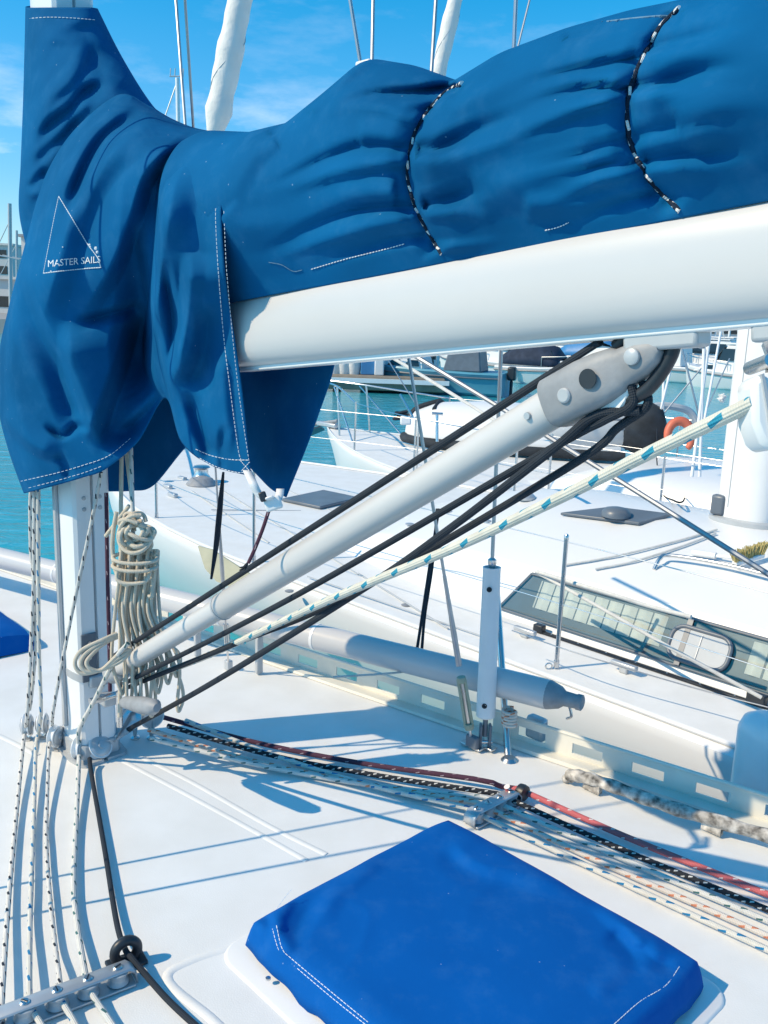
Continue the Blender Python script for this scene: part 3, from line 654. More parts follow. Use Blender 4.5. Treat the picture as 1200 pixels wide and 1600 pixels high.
stitch(surfC, [(44, 29), (75, 27), (110, 28), (148, 31)], 6, 4, r=.0009)
stitch(surfB, [(486, 421), (540, 405), (600, 390), (632, 381)], 5, 3, r=.0009); stitch(surfB, [(852, 360), (872, 355), (888, 348)], 5, 3, r=.0009)
stitch(surfB, [(420, 410), (440, 414), (458, 424), (472, 422)], 9, 1, r=.0008, m='seam')
# sewn triangular sailmaker patch with lettering
patch = stitch(surfD, [(92, 307), (84, 345), (76, 386), (68, 427)], 5, 1.2, r=.0013, name='logo_patch')
stitch(surfD, [(92, 307), (112, 340), (136, 380), (152, 402), (158, 418)], 5, 1.2, r=.0013, parent=patch)
stitch(surfD, [(68, 427), (100, 423), (130, 420), (158, 418)], 5, 1.2, r=.0013, parent=patch)
cu = bpy.data.curves.new('lettering', 'FONT'); cu.body = 'MASTER SAILS'; cu.size = 1.0; cu.resolution_u = 3
to = bpy.data.objects.new('tmp', cu); col.objects.link(to); bpy.context.view_layer.update()
me = bpy.data.meshes.new_from_object(to.evaluated_get(bpy.context.evaluated_depsgraph_get())); bpy.data.objects.remove(to)
xs_ = [v_.co.x for v_ in me.vertices]; x0_, x1_ = min(xs_), max(xs_)
for v_ in me.vertices:
    f_ = (v_.co.x-x0_)/(x1_-x0_); p = surfD(75+f_*82, 417-7*f_-v_.co.y*15, .0045); v_.co = Vector(p)
me.materials.clear(); me.materials.append(G['stitch'])
lo = bpy.data.objects.new('lettering', me); col.objects.link(lo); lo.parent = patch
# spots of worn stitching inside the patch
wm = MB()
for x, y, r_ in ((140, 383, .004), (150, 388, .005), (152, 394, .004), (98, 386, .002), (141, 386, .003), (80, 424, .003)):
    wm.lathe([(r_, 0), (r_*.6, .001)], surfD(x, y, .004), -fw, 7)
part(wm, 'worn_spot', 'stitch', patch)['kind'] = 'stuff'
# lacing ties
for tie, ext in ((TIE1, (700, 404)), (TIE2, (1072, 336))):
    Cc = cr([(*p, 0) for p in tie], 60)[:, :2]
    rope('tie_cord', None, [surfB(x, y, .003) for x, y in Cc], .0038, 'r_bwt', 120, parent=cover)
# faded seam ribs
stitch(surfB, [(800, 78), (850, 60), (900, 43), (960, 33), (1030, 26), (1050, 28)], 8, 0, r=.002, off=.002, m='seam', name='seam', solidline=True)
# loose webbing strap and plastic buckle at the aft lower corner of the drape
sb = thing('strap_buckle', 'pale webbing strap with plastic buckle at the drape corner of the sail cover', 'strap', at(425, 800, 2.02))
w0 = [surfD(386, 735, .004), at(394, 752, 2.0), at(404, 772, 2.0), at(418, 784, 2.0)]
wb_ = MB(); C = cr(w0, 20); wb_.grid(np.stack([C-rt*.010, C+rt*.010], 1)); part(wb_, 'webbing', 'whitep', sb, solid=.002)
mb = MB(); ax3 = np.stack([rt*.9+up*.3, -fw, up*.9-rt*.3]); ax3 = ax3/np.linalg.norm(ax3, axis=1)[:, None]
mb.box(at(427, 787, 2.0), (.038, .014, .030), ax3); mb.box(at(421, 778, 1.99), (.020, .016, .008), ax3); part(mb, 'buckle', 'whitep', sb, bevel=.004)
mb = MB(); mb.box(at(411, 776, 1.99), (.016, .012, .022), ax3); part(mb, 'clip', 'black', sb, bevel=.003)
mb = MB(); C = cr([at(434, 782, 2.0), at(437, 772, 2.02), at(438, 764, 2.04)], 12); mb.grid(np.stack([C-rt*.009, C+rt*.009], 1)); part(mb, 'webbing', 'whitep', sb, solid=.002)
rope('lashing_cord', 'purple and black fleck cord with frayed end hanging from the buckle', [at(420, 798, 2.0), at(410, 828, 2.0), at(398, 858, 2.0), at(388, 880, 2.0)], .0042, 'r_maroon', 40)
mb = MB()
for k in range(14):
    e = at(380+random.uniform(-7, 8), 892+random.uniform(-6, 4), 2.0+random.uniform(-.01, .01)); mb.tube([at(389, 876, 2.0), (at(386, 884, 2.0)+e)/2, e], .0012, 4)
part(mb, 'frayed_end', 'dark', sb)

# ------------------------------------------------------------------ rigid vang and its lines
va, vb = onplane(178, 1050, .055), onplane(905, 612, .055)
vd = (vb-va)/np.linalg.norm(vb-va); vu = np.cross(Sv, vd); vu = vu if vu[2] > 0 else -vu; VL = np.linalg.norm(vb-va)
def vg(s, dy=0, du=0): return va+vd*s+Sv*dy+vu*du
vang = thing('boom_vang', 'white telescopic vang strut between the mast foot and the boom', 'vang', va)
sj = float((onplane(352, 962, .055)-va)@vd)
lowp = MB(); lowp.tube([vg(.03), vg(sj+.05)], .028, 24); part(lowp, 'inner_tube', 'boomw', vang)
upt = MB(); upt.lathe([(.030, 0), (.0345, .006), (.0345, VL-sj)], vg(sj), vd, 28); part(upt, 'outer_tube', 'boomw', vang)
rg = MB(); rg.lathe([(.0355, 0), (.0355, .006)], vg(sj-.002), vd, 28); part(rg, 'joint_ring', 'mastg', vang)
sk = MB(); sk.lathe([(.026, -.05), (.036, -.035), (.038, .0), (.038, .035), (.034, .04)], vg(.03), vd, 24); part(sk, 'lower_socket', 'mastg', vang)
# casting at the upper end
ce = onplane(1022, 552, .055); cdv = (ce-vb)/np.linalg.norm(ce-vb); cu_ = np.cross(Sv, cdv); cu_ = cu_ if cu_[2] > 0 else -cu_; CLn = np.linalg.norm(ce-vb)
def cg(a, dy, du): return vb+cdv*a+Sv*dy+cu_*du
secs = []
for a, h, wd in ((-.05, .040, .040), (-.045, .043, .043), (.02, .044, .043), (.055, .042, .036), (.085, .037, .028), (CLn-.05, .031, .026), (CLn-.015, .027, .026), (CLn+.008, .019, .024), (CLn+.018, .008, .022)):
    secs.append([cg(a, wd*math.copysign(abs(math.cos(t))**.6, math.cos(t)), h*math.copysign(abs(math.sin(t))**.6, math.sin(t))) for t in np.linspace(0, 2*math.pi, 24, endpoint=False)])
part(MB().loft(secs), 'fork_casting', 'cast', vang, angle=50)
for a, r_, m_, du, nm in ((CLn-.02, .0125, 'mastg', .004, 'clevis_pin'), (CLn-.095, .0155, 'black', .002, 'lightening_hole'), (.0, .012, 'mastg', -.005, 'pin_head')):
    mb = MB(); mb.lathe([(r_, 0), (r_, .005 if m_ != 'black' else .0015), (r_*.8, .007 if m_ != 'black' else .0015)], cg(a, -.0265 if a > .05 else -.041, du), -Sv, 20); part(mb, nm, m_, vang)
mb = MB(); mb.lathe([(.007, 0), (.006, .003)], vg(VL-.085, -.036, 0), -Sv, 12); part(mb, 'rivet', 'alu', vang)
# sheave and black shackle strap at the fork
mb = MB(); mb.lathe([(.054, -.012), (.057, -.009), (.050, 0), (.057, .009), (.054, .012)], cg(.045, 0, -.004), Sv, 28); part(mb, 'sheave', 'whitep', vang)
mb = MB(); mb.tube(cr([cg(CLn-.055, 0, .036), cg(CLn-.01, 0, .045), cg(CLn+.03, 0, .025), cg(CLn+.028, 0, -.01), cg(CLn-.03, 0, -.045), cg(CLn-.09, 0, -.045)], 40), .011, 10); part(mb, 'shackle_strap', 'black', vang)
# black vang lines
gv = 'black vang tackle lines'
rope('vang_line', 'black line running along the top of the white vang strut', [vg(.0, -.0, .03), vg(.08, -.005, .043), vg(sj, -.008, .045), vg(VL-.05, -.008, .048), cg(.05, -.006, .05), cg(.075, 0, .038)], .0075, 'r_black', 90)
rope('vang_line', 'upper black line close below the vang strut', [vg(.03, -.01, -.05), vg(sj, -.01, -.066), vg(VL*.6, -.01, -.070), vg(VL-.1, -.01, -.062), cg(.03, -.01, -.062), cg(.085, -.008, -.058), cg(.095, -.008, -.03)], .007, 'r_black', 90)
rope('vang_line', 'middle black line below the vang strut, ending at the mast foot block', [vg(.04, .012, -.062), vg(sj, .01, -.10), vg(VL*.6, .01, -.122), vg(VL-.1, .01, -.10), cg(.04, .008, -.078), cg(.10, .006, -.066), cg(.108, .004, -.03)], .007, 'r_black', 90)
vl_e = onz(196, 1142, .06)
rope('vang_line', 'lowest black line slanting from deck block to the vang fork', [vl_e, onplane(330, 1068, .03), onplane(560, 925, .03), onplane(700, 828, .03), onplane(860, 705, .03), onplane(930, 650, .04), cg(.09, .0, -.07)], .0075, 'r_black', 90)
# big blue-fleck sheet crossing in front of the vang
rope('control_line', 'thick cream rope with teal flecks crossing below the vang to the hanging block', [at(236, 1058, 2.72), at(330, 1022, 2.42), at(520, 935, 1.88), at(700, 860, 1.55), at(860, 785, 1.32), at(1010, 710, 1.14), at(1110, 662, 1.05), at(1180, 628, .995)], .0088, 'r_teal', 160, sides=14)
# hanging block under the boom at the right
hb_ = thing('boom_block', 'grey rounded block hanging from a hook under the boom', 'block', at(1215, 640, 1.0))
ol = [(1176, 596), (1190, 582), (1230, 578), (1262, 590), (1270, 650), (1240, 690), (1206, 706), (1190, 692), (1178, 660)]
mb = MB(); mb.prism([at(x, y, .985) for x, y in ol], fw*.05); part(mb, 'cheek', 'mastw', hb_, bevel=.01)
mb = MB(); mb.prism([at(x, y, .981) for x, y in [(1190, 585), (1194, 583), (1206, 640), (1214, 700), (1208, 704), (1200, 645)]], fw*.01); part(mb, 'side_strap', 'mastg', hb_)
mb = MB(); mb.lathe([(.008, 0), (.008, .06)], at(1206, 562, .985), fw, 12); mb.tube([at(1204, 588, 1.0), at(1206, 560, 1.02), at(1198, 540, 1.06)], .006, 8); part(mb, 'shackle', 'steel', hb_)

# ------------------------------------------------------------------ mast foot blocks, ropes
def block(label, c, axis, r=.036, wd=.03, becket=None):
    axis = np.asarray(axis, float); axis /= np.linalg.norm(axis)
    t = thing('turning_block', label, 'block', c, 'turning blocks round the mast foot')
    mb = MB(); mb.lathe([(r*.3, -wd*.38), (r*.98, -wd*.38), (r*1.0, -wd*.3), (r*.78, -wd*.08), (r*.78, wd*.08), (r*1.0, wd*.3), (r*.98, wd*.38), (r*.3, wd*.38)], c, axis, 26); part(mb, 'sheave', 'whitep', t)
    for s in (-1, 1):
        mb = MB(); mb.lathe([(r*.80, 0), (r*.84, .002), (r*.74, .005), (r*.3, .006), (r*.28, .010), (.001, .011)], c+axis*s*wd*.40, axis*s, 24); part(mb, 'cheek', 'alu', t)
    # strap down to the deck
    n = np.cross(axis, Zv); n /= np.linalg.norm(n)+1e-9
    b = c.copy(); b[2] = .004
    mb = MB()
    for s in (-1, 1): mb.tube([c+axis*s*wd*.62+Zv*.0, c+axis*s*wd*.5-Zv*(c[2]*.6), b], .005, 6)
    mb.lathe([(.016, 0), (.016, .006), (.008, .010)], b-V(0, 0, .004), Zv, 12); part(mb, 'strap', 'steel', t)
    return t
bl = []
for lab, px, py, z, ax in [('turning block leading the black-fleck halyard, outermost from the mast', 42, 1132, .055, V(1, .15, 0)), ('turning block beside the outermost one, leading the blue-fleck halyard', 66, 1130, .055, V(1, .12, 0)),
                           ('white-sheaved turning block standing against the port side of the mast', 87, 1150, .05, V(1, -.25, 0)), ('turning block in front of the mast foot with the white line', 123, 1168, .045, V(1, -.1, .0)),
                           ('tilted turning block lying behind the front block at the mast foot', 155, 1166, .045, V(.7, -.5, .6))]:
    bl.append(block(lab, onz(px, py, z), ax, .036 if px != 155 else .042))
for lab, px, py, z, ax, r_ in [('large black-cored block aft of the mast where the lowest vang line enters', 210, 1112, .10, V(.45, -.8, .1), .045), ('large block standing aft of the black-cored one', 236, 1118, .085, V(.5, -.75, .0), .043)]:
    bl.append(block(lab, onz(px, py, z), ax, r_, .036))
# tapered steel link plate from the mast foot to the vang block
lk = thing('link_plate', 'polished steel link plate running to the large block at the mast foot', 'fitting', onz(185, 1130, .06))
mb = MB(); p4 = [onz(166, 1148, .05), onz(172, 1156, .05), onz(216, 1128, .10), onz(212, 1098, .13), onz(196, 1110, .12)]; mb.prism(p4, V(.02, -.02, .0)); part(mb, 'plate', 'steel', lk, bevel=.003)
mb = MB(); mb.lathe([(.008, 0), (.008, .01)], onz(174, 1146, .06)+V(0.02, -.02, .0), V(.7, -.7, .1), 12); part(mb, 'bolt', 'steel', lk)
# clam cleat / jaw fitting under the vang foot
jw = thing('vang_bracket', 'grey hinge bracket and long cam jaw holding the vang foot to the mast', 'bracket', onplane(185, 1095, .055))
mb = MB(); mb.box(onplane(168, 1092, .055), (.06, .05, .03)); mb.box(onplane(152, 1060, .055), (.05, .07, .04)); part(mb, 'hinge', 'alu', jw, bevel=.006)
P0, P1 = onplane(190, 1096, .0), onplane(245, 1106, -.02)
mb = MB(); mb.loft([[P0+(P1-P0)*a+Sv*.018*w_*c+Zv*h*s for c, s in [(math.cos(t), math.sin(t)) for t in np.linspace(0, 6.283, 14, endpoint=False)]] for a, w_, h in ((0, .5, .010), (.1, 1, .018), (.6, 1.4, .026), (.92, 1.3, .024), (1, .6, .012))]); part(mb, 'cam_jaw', 'cast', jw)
mb = MB(); mb.lathe([(.011, -.05), (.011, .05)], onplane(164, 1090, .03), Sv, 14); part(mb, 'pin', 'steel', jw)
mb = MB(); mb.tube([onplane(186, 1080, .05), onplane(187, 1120, .05), onplane(187, 1135, .05)], .010, 12); part(mb, 'post', 'steel', jw)

# halyards on the mast and along the deck to the left organiser
def mastrope(label, m, pts, r=.0062, n=90): return rope('halyard', label, pts, r, m, n)
oz = .028
orgA, orgB = onz(207, 1513, oz), onz(-40, 1606, oz)      # ends of the left organiser
mastrope('white rope with black flecks from the outermost block across the deck', 'r_bw', [at(54, 760, 2.80), at(53, 900, 2.86), at(48, 1020, 2.90), at(43, 1110, 2.92), onz(40, 1140, .045), onz(36, 1165, .03), onz(26, 1270, .012), onz(14, 1400, .012), onz(4, 1545, .022), onz(2, 1600, .022)])
mastrope('slack white rope with black flecks hanging closest to the front of the mast', 'r_bw', [at(49, 758, 2.84), at(47, 790, 2.86), at(48, 860, 2.88), at(52, 900, 2.88), at(56, 1000, 2.90), at(50, 1080, 2.93), at(46, 1110, 2.93)], .0055)
mastrope('white rope with blue flecks second from the front of the mast', 'r_blue', [at(60, 758, 2.78), at(60, 900, 2.83), at(61, 1020, 2.87), at(64, 1110, 2.90), onz(60, 1145, .045), onz(56, 1170, .03), onz(53, 1270, .012), onz(49, 1380, .012), onz(47, 1440, .012), onz(46, 1530, .022), onz(47, 1578, .022)])
mastrope('thin white rope with black flecks slanting down the aft face of the mast', 'r_bw', [at(158, 738, 2.62), at(140, 830, 2.68), at(112, 960, 2.76), at(84, 1105, 2.84), onz(82, 1140, .05), onz(77, 1165, .04), onz(73, 1270, .012), onz(73, 1330, .012), onz(78, 1400, .012), onz(86, 1475, .012), onz(92, 1520, .022), onz(97, 1562, .022)], .0055)
mastrope('white rope with pale green flecks from the front mast block over the deck', 'r_green', [at(200, 1005, 2.60), at(180, 1030, 2.62), at(150, 1090, 2.75), at(124, 1140, 2.86), onz(124, 1172, .045), onz(123, 1195, .03), onz(119, 1290, .012), onz(115, 1380, .012), onz(120, 1440, .012), onz(132, 1515, .022), onz(139, 1546, .022)], .007)
# black line to the fairlead ring
rope('control_line', 'plain black line from the mast foot through the black fairlead ring', [onz(140, 1185, .03), onz(143, 1210, .018), onz(164, 1330, .014), onz(182, 1440, .018), onz(195, 1482, .03), onz(206, 1497, .032), onz(225, 1520, .022), onz(262, 1562, .012), onz(312, 1608, .010), onz(380, 1665, .010)], .0068, 'r_black', 90)
fl = thing('fairlead', 'black plastic fairlead ring standing beside the slotted screws of the organiser', 'fairlead', onz(195, 1500, 0))
c = onz(197, 1486, .034); ax_ = np.array(onz(206, 1500, .03)-onz(188, 1465, .03)); ax_[2] = 0; ax_ /= np.linalg.norm(ax_)
mb = MB(); q = np.cross(Zv, ax_); mb.tube(np.array([c+q*math.cos(t)*.026+Zv*math.sin(t)*.026 for t in np.linspace(0, 2*math.pi, 30, endpoint=False)]), .0115, 12, closed=True); part(mb, 'ring', 'black', fl)
mb = MB(); mb.box(c-Zv*.029, (.05, .085, .010), np.stack([ax_, q, Zv])); part(mb, 'foot', 'black', fl, bevel=.003)
def organiser(label, pa, pb, nsh, wid=.052, scr=None):
    e = pb-pa; L = np.linalg.norm(e); e = e/L; q = np.cross(Zv, e); ax3 = np.stack([e, q, Zv]); mid = (pa+pb)/2
    t = thing('deck_organiser', label, 'organiser', V(mid[0], mid[1], 0)); zt = pa[2]+.014
    mb = MB(); mb.box(V(mid[0], mid[1], .004), (L, wid, .006), ax3); part(mb, 'base_plate', 'alu', t, bevel=.002)
    prof = [(-L/2-.004, .006), (-L/2-.002, zt*.7), (-L/2+.012, zt), (L/2-.012, zt), (L/2+.002, zt*.7), (L/2+.004, .006)]
    mb = MB(); Pq = np.array([[V(mid[0], mid[1], 0)+e*a+Zv*z+q*w_ for w_ in (-wid*.36, -wid*.3, wid*.3, wid*.36)] for a, z in prof]); Pq[:, 0, 2] -= .003; Pq[:, 3, 2] -= .003
    mb.grid(Pq); part(mb, 'top_plate', 'alu', t, solid=.004, angle=60)
    for k in range(nsh):
        c = pa+e*L*(k+.5)/nsh
        mb = MB(); mb.lathe([(.020, .009), (.024, .010), (.019, .018), (.019, .024), (.024, zt-.006), (.020, zt-.004)], V(c[0], c[1], 0), Zv, 24); part(mb, 'sheave', 'mastg', t)
        mb = MB(); mb.lathe([(.0105, 0), (.0105, .0015), (.008, .004)], V(c[0], c[1], zt+.002), Zv, 18); s_ = part(mb, 'screw', 'steel', t)
        mb = MB(); d_ = e*math.cos(.6*k+.4)+q*math.sin(.6*k+.4); mb.box(V(c[0], c[1], zt+.0065), (.016, .0024, .0016), np.stack([d_, np.cross(Zv, d_), Zv])); part(mb, 'slot', 'black', s_)
    return t
organiser('flat grey organiser with slotted screws at the ends of the halyards', orgA, orgB, 5)
# rope tails leaving the left organiser
for lab, m_, p0, p1, p2 in [('white rope tail with teal flecks leaving the organiser beside the black line', 'r_green', (141, 1548), (160, 1578), (192, 1625)), ('white rope tail with blue flecks, second from the fairlead ring', 'r_blue', (98, 1566), (112, 1590), (140, 1640)), ('white rope tail with sparse blue flecks, third from the fairlead ring', 'r_blue', (52, 1580), (64, 1600), (85, 1640))]:
    rope('rope_tail', lab, [onz(p0[0]-10, p0[1]-26, .02), onz(*p0, .022), onz(*p1, .014), onz(*p2, .010)], .0068, m_, 40)
# right-hand bundle of lines through the right organiser
organiser('small grey organiser clamping the bundle of lines beside the hatch', onz(735, 1276, .03), onz(806, 1240, .03), 4, .06)
fl2 = thing('fairlead', 'black plastic fairlead on the end of the right organiser with the red rope', 'fairlead', onz(815, 1245, 0))
mb = MB(); c = onz(816, 1238, .03); mb.lathe([(.012, -.014), (.024, -.012), (.026, 0), (.024, .012), (.012, .014)], c, V(.7, -.7, 0), 20); part(mb, 'body', 'black', fl2)
bundle = [('white rope with blue flecks, closest to the hatch in the bundle', 'r_blue', (290, 1126), (728, 1262), (748, 1272), (1230, 1498)),
 ('pale rope with orange flecks in the bundle beside the hatch', 'r_orange', (232, 1140), (745, 1254), (766, 1264), (1230, 1476)),
 ('white rope with fine blue flecks between the orange and the black ropes', 'r_green', (236, 1154), (760, 1247), (784, 1258), (1230, 1452)),
 ('black and white rope in the bundle next to the red one', 'r_bwh', (262, 1134), (776, 1240), (800, 1250), (1230, 1434)),
 ('pinkish red rope leaving the black fairlead, outermost of the bundle', 'r_red', (792, 1229), (806, 1232), (826, 1240), (1230, 1410)),
 ('red rope from the mast foot to the organiser, its shade painted as dark maroon, outermost of the bundle', 'r_maroon', (238, 1116), (740, 1217), (770, 1223), (806, 1232))]  # same rope as the red one; the maroon colour paints its shaded stretch
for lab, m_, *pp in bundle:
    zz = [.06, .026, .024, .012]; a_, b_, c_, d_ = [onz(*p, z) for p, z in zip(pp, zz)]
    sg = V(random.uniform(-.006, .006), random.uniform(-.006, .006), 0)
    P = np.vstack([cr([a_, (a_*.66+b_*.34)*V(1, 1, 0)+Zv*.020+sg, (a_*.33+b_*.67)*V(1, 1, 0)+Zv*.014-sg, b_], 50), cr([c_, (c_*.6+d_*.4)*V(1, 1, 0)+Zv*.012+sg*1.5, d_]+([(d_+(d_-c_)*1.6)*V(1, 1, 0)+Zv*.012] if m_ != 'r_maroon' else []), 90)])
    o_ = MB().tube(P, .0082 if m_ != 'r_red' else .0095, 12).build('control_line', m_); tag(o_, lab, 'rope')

# ------------------------------------------------------------------ rope coil hanging at the mast
coil = thing('rope_coil', 'hank of cream rope hanging in loops on the aft side of the mast', 'rope coil', at(215, 1100, 2.68))
D0 = 2.60
def cp(x, y, k=0.0): return at(x, y, D0+(y-850)*.0003+k)
for k in range(13):   # long hanging loops
    x0 = 184+k*4.6; xe = 186+k*7.2+random.uniform(-4, 4); bot_ = 1080+random.uniform(-35, 30)
    sw = random.uniform(-9, 9)
    pts = [cp(x0+6, 858, .018*(k % 3)), cp(x0+2, 905, .015*(k % 3)-.01), cp(x0-2+sw*.3, 960, .01*((k+1) % 3)), cp(xe+sw, 1030, .015*(k % 2)), cp(xe+4, bot_, .0), cp(xe+9, bot_+5, .008), cp(xe+12, bot_-28, .022), cp(x0+12+sw*.5, 985, .028), cp(x0+7, 900, .028), cp(x0+8, 860, .03)]
    rope('loop', None, pts, .0052, 'r_cream', 80, parent=coil)
rk = random.Random(5)
for k in range(12):   # untidy turns forming the knot head
    cx_, cy_ = 211+rk.uniform(-4, 4), 832+rk.uniform(-5, 5); ra, rb = rk.uniform(14, 29), rk.uniform(10, 32); tl_ = rk.uniform(-.9, .9); ph = rk.uniform(0, 6.28); dz_ = rk.uniform(-.032, .0)
    pts = [cp(cx_+ra*math.cos(q_)*math.cos(tl_)-rb*math.sin(q_)*math.sin(tl_), cy_+ra*math.cos(q_)*math.sin(tl_)+rb*math.sin(q_)*math.cos(tl_), dz_-.012*math.sin(2*q_+ph)) for q_ in np.linspace(ph, ph+rk.uniform(4.2, 6.0), 10)]
    rope('knot_turn', None, pts, .0060, 'r_cream', 60, parent=coil)
for k, yy in enumerate((872, 884, 903)):
    pts = [cp(186+35*math.cos(t)+25, yy+9*math.sin(t), -.03*math.sin(t)-.012) for t in np.linspace(0, 2*math.pi, 16, endpoint=False)] if k < 2 else [cp(186, 882, -.02), cp(183, 905, -.03), cp(200, 912, -.035), cp(228, 908, -.03), cp(236, 890, -.01), cp(238, 930, -.01), cp(232, 930, .0)]
    rope('wrap', None, list(pts)+[pts[0]] if k < 2 else pts, .0056, 'r_cream', 50, parent=coil)
rope('loop', None, [cp(182, 800, .0), cp(176, 840, .0), cp(178, 880, .0), cp(188, 908, -.02), cp(200, 915, -.03)], .0062, 'r_cream', 40, parent=coil)
for k in range(3):   # loose bight reaching round the mast
    o_ = k*7
    rope('bight', None, [cp(183, 990+o_*.4, .0), cp(160, 1000+o_*.5, -.03), cp(128+o_, 1016+o_*.6, -.05), cp(117+o_*1.3, 1036, -.06), cp(128+o_, 1052-o_*.5, -.06), cp(160, 1046, -.05), cp(190, 1032-o_, -.04), cp(205, 1015, -.03)], .0062, 'r_cream', 60, parent=coil)
# falls leading up from the coil under the cover
rope('halyard', 'cream rope with faint red thread dropping behind the coil', [at(190, 690, 2.66), at(189, 800, 2.68), at(188, 990, 2.72), at(187, 1120, 2.78)], .0062, 'r_cream', 50)
rope('halyard', 'cream double fall slanting from under the cover into the coil', [at(195, 690, 2.62), at(204, 760, 2.62), at(208, 800, 2.60), at(210, 830, 2.60)], .006, 'r_cream', 40)
rope('halyard', 'white rope with green flecks dropping straight into the coil', [at(204, 690, 2.61), at(207, 790, 2.60), at(208, 835, 2.60)], .0062, 'r_green', 40)
rope('halyard', 'short cream rope crossing from the mast to the coil', [at(165, 838, 2.66), at(185, 812, 2.64), at(202, 790, 2.62)], .006, 'r_cream', 30)
rope('halyard', 'maroon rope close along the aft edge of the mast', [at(166, 770, 2.72), at(168, 900, 2.75), at(171, 1020, 2.80), at(172, 1080, 2.82)], .006, 'r_maroon', 40)

# ------------------------------------------------------------------ blue hatch cover in the foreground
hcn = 110
hx = [(1.146, .576), (1.142, -.11), (1.903, -.13), (1.903, .54)]
HP = np.zeros((hcn, hcn, 3))
for i, a in enumerate(np.linspace(-1, 1, hcn)):
    for j, b in enumerate(np.linspace(-1, 1, hcn)):
        # superelliptic rounding, skirt at the border
        m_ = max(abs(a), abs(b)); sk_ = np.clip((m_-.94)/.06, 0, 1)
        ca = 1-.035*(abs(a*b))**6
        x = 1.525+a*.402*ca; y = .226+b*.356*ca
        z = .088+.010*(1-a*a)*(1-b*b)-.010*max(0, (m_-.8)/.14)**2*(m_ < .94)-.010*(m_ >= .94)-.062*sk_**1.3+.005*mn.noise(Vector((a*2.2, b*2.2, 4)))
        z += .010*sk_*math.sin(a*9+b*4)*mn.noise(Vector((a*4, b*4, 9)))*2
        HP[i, j] = B(x+.005*sk_*mn.noise(Vector((a*5, b*5, 2))), y+.005*sk_*mn.noise(Vector((a*5, b*5, 7))), z)
HP = strokes(HP, [([(560, 1345), (510, 1385), (470, 1440), (455, 1490)], -.018, 18, 14), ([(600, 1335), (530, 1380), (490, 1450)], .012, 26, 16), ([(430, 1440), (440, 1465), (460, 1495)], .012, 12, 10),
 ([(700, 1300), (740, 1345), (830, 1370), (930, 1395)], .014, 16, 26), ([(690, 1325), (740, 1365), (840, 1390)], -.008, 16, 12), ([(930, 1400), (970, 1440), (1010, 1480), (1050, 1500)], .016, 14, 24), ([(950, 1450), (985, 1485), (1000, 1530)], -.014, 16, 12),
 ([(1000, 1470), (1020, 1500), (1060, 1515)], -.012, 10, 10), ([(920, 1560), (970, 1520), (1040, 1500)], .008, 14, 14), ([(400, 1425), (420, 1440), (425, 1480)], -.014, 8, 8), ([(455, 1400), (435, 1430), (420, 1470)], .014, 12, 10)], None, 1.5, 1.0)
HP = crease(HP, .006, 7, 12, Sv, 2.5)
hco = MB().grid(HP).build('hatch_cover', 'hatchb', solid=.003, angle=180); tag(hco, 'large bright blue canvas hatch cover on the foreground deck', 'cover')
sH = Surf(HP)
for pts in ([(425, 1448), (436, 1485), (452, 1502), (520, 1560), (570, 1600), (600, 1625)], [(432, 1446), (441, 1482), (458, 1500), (525, 1556), (575, 1597)], [(960, 1600), (1000, 1565), (1040, 1540), (1062, 1510)], [(432, 1420), (445, 1402), (455, 1390)]):
    stitch(sH, pts, 8, 3, r=.0009, off=.002, parent=hco)

# ------------------------------------------------------------------ standing rigging of the own yacht
sh1 = thing('shroud', 'starboard shroud with an open bronze-green turnbuckle at the chainplate', 'shroud', onz(738, 1168, 0))
a0, a1 = onz(738, 1166, .01), at(547, 0, 2.62); a2 = a0+(a1-a0)*3
def along(t, A=a0, Bq=a1): return A+(Bq-A)*t
def tpx(y, A, Bq):
    f = lambda t: proj(A+(Bq-A)*t)[1]
    lo, hi = 0, 1
    for _ in range(40):
        m_ = (lo+hi)/2
        if f(m_) > y: lo = m_
        else: hi = m_
    return lo
t1 = {y: along(tpx(y, a0, a1)) for y in (1150, 1135, 1062, 1040, 990, 960, 900, 700)}
line('wire', None, [t1[1040], a2], .0055, 'wire', parent=sh1)
part(MB().tube([t1[1040], t1[990], t1[960], t1[900]], [.010, .010, .008, .0065], 12), 'swage_terminal', 'wire', sh1)
dd_ = (a1-a0)/np.linalg.norm(a1-a0)
for sx in (-1, 1): part(MB().tube([t1[1135]+rt*.012*sx, t1[1062]+rt*.012*sx], .0055, 8), 'turnbuckle_side', 'olive', sh1)
for y in (1135, 1062): part(MB().lathe([(.015, -.010), (.017, 0), (.015, .010)], t1[y], dd_, 14), 'turnbuckle_boss', 'olive', sh1)
part(MB().tube([t1[1150], t1[1135], t1[1062]+0*dd_], .006, 8), 'screw', 'steel', sh1)
part(MB().box(a0+V(0, 0, .018), (.05, .022, .045)), 'toggle', 'slate', sh1, bevel=.006)
sh2 = thing('shroud', 'starboard shroud with its turnbuckle inside a white plastic tube', 'shroud', onz(757, 1166, 0))
c0, c1 = onz(757, 1164, .01), at(806, 0, 2.72); c2 = c0+(c1-c0)*3
t2 = {y: c0+(c1-c0)*tpx(y, c0, c1) for y in (1150, 1128, 1118, 900, 886, 880, 920, 1100)}
line('wire', None, [t2[1128], c2], .0065, 'wire', parent=sh2)
d2_ = (c1-c0)/np.linalg.norm(c1-c0); LT = np.linalg.norm(t2[886]-t2[1118])
part(MB().lathe([(.026, -.006), (.033, 0), (.0335, .01), (.030, LT-.01), (.031, LT), (.026, LT), (.026, LT-.03)], t2[1118], d2_, 24), 'turnbuckle_tube', 'whitep', sh2)
part(MB().lathe([(.008, -.02), (.015, .0), (.015, .012), (.008, .018)], t2[880], d2_, 14), 'end_fitting', 'steel', sh2)
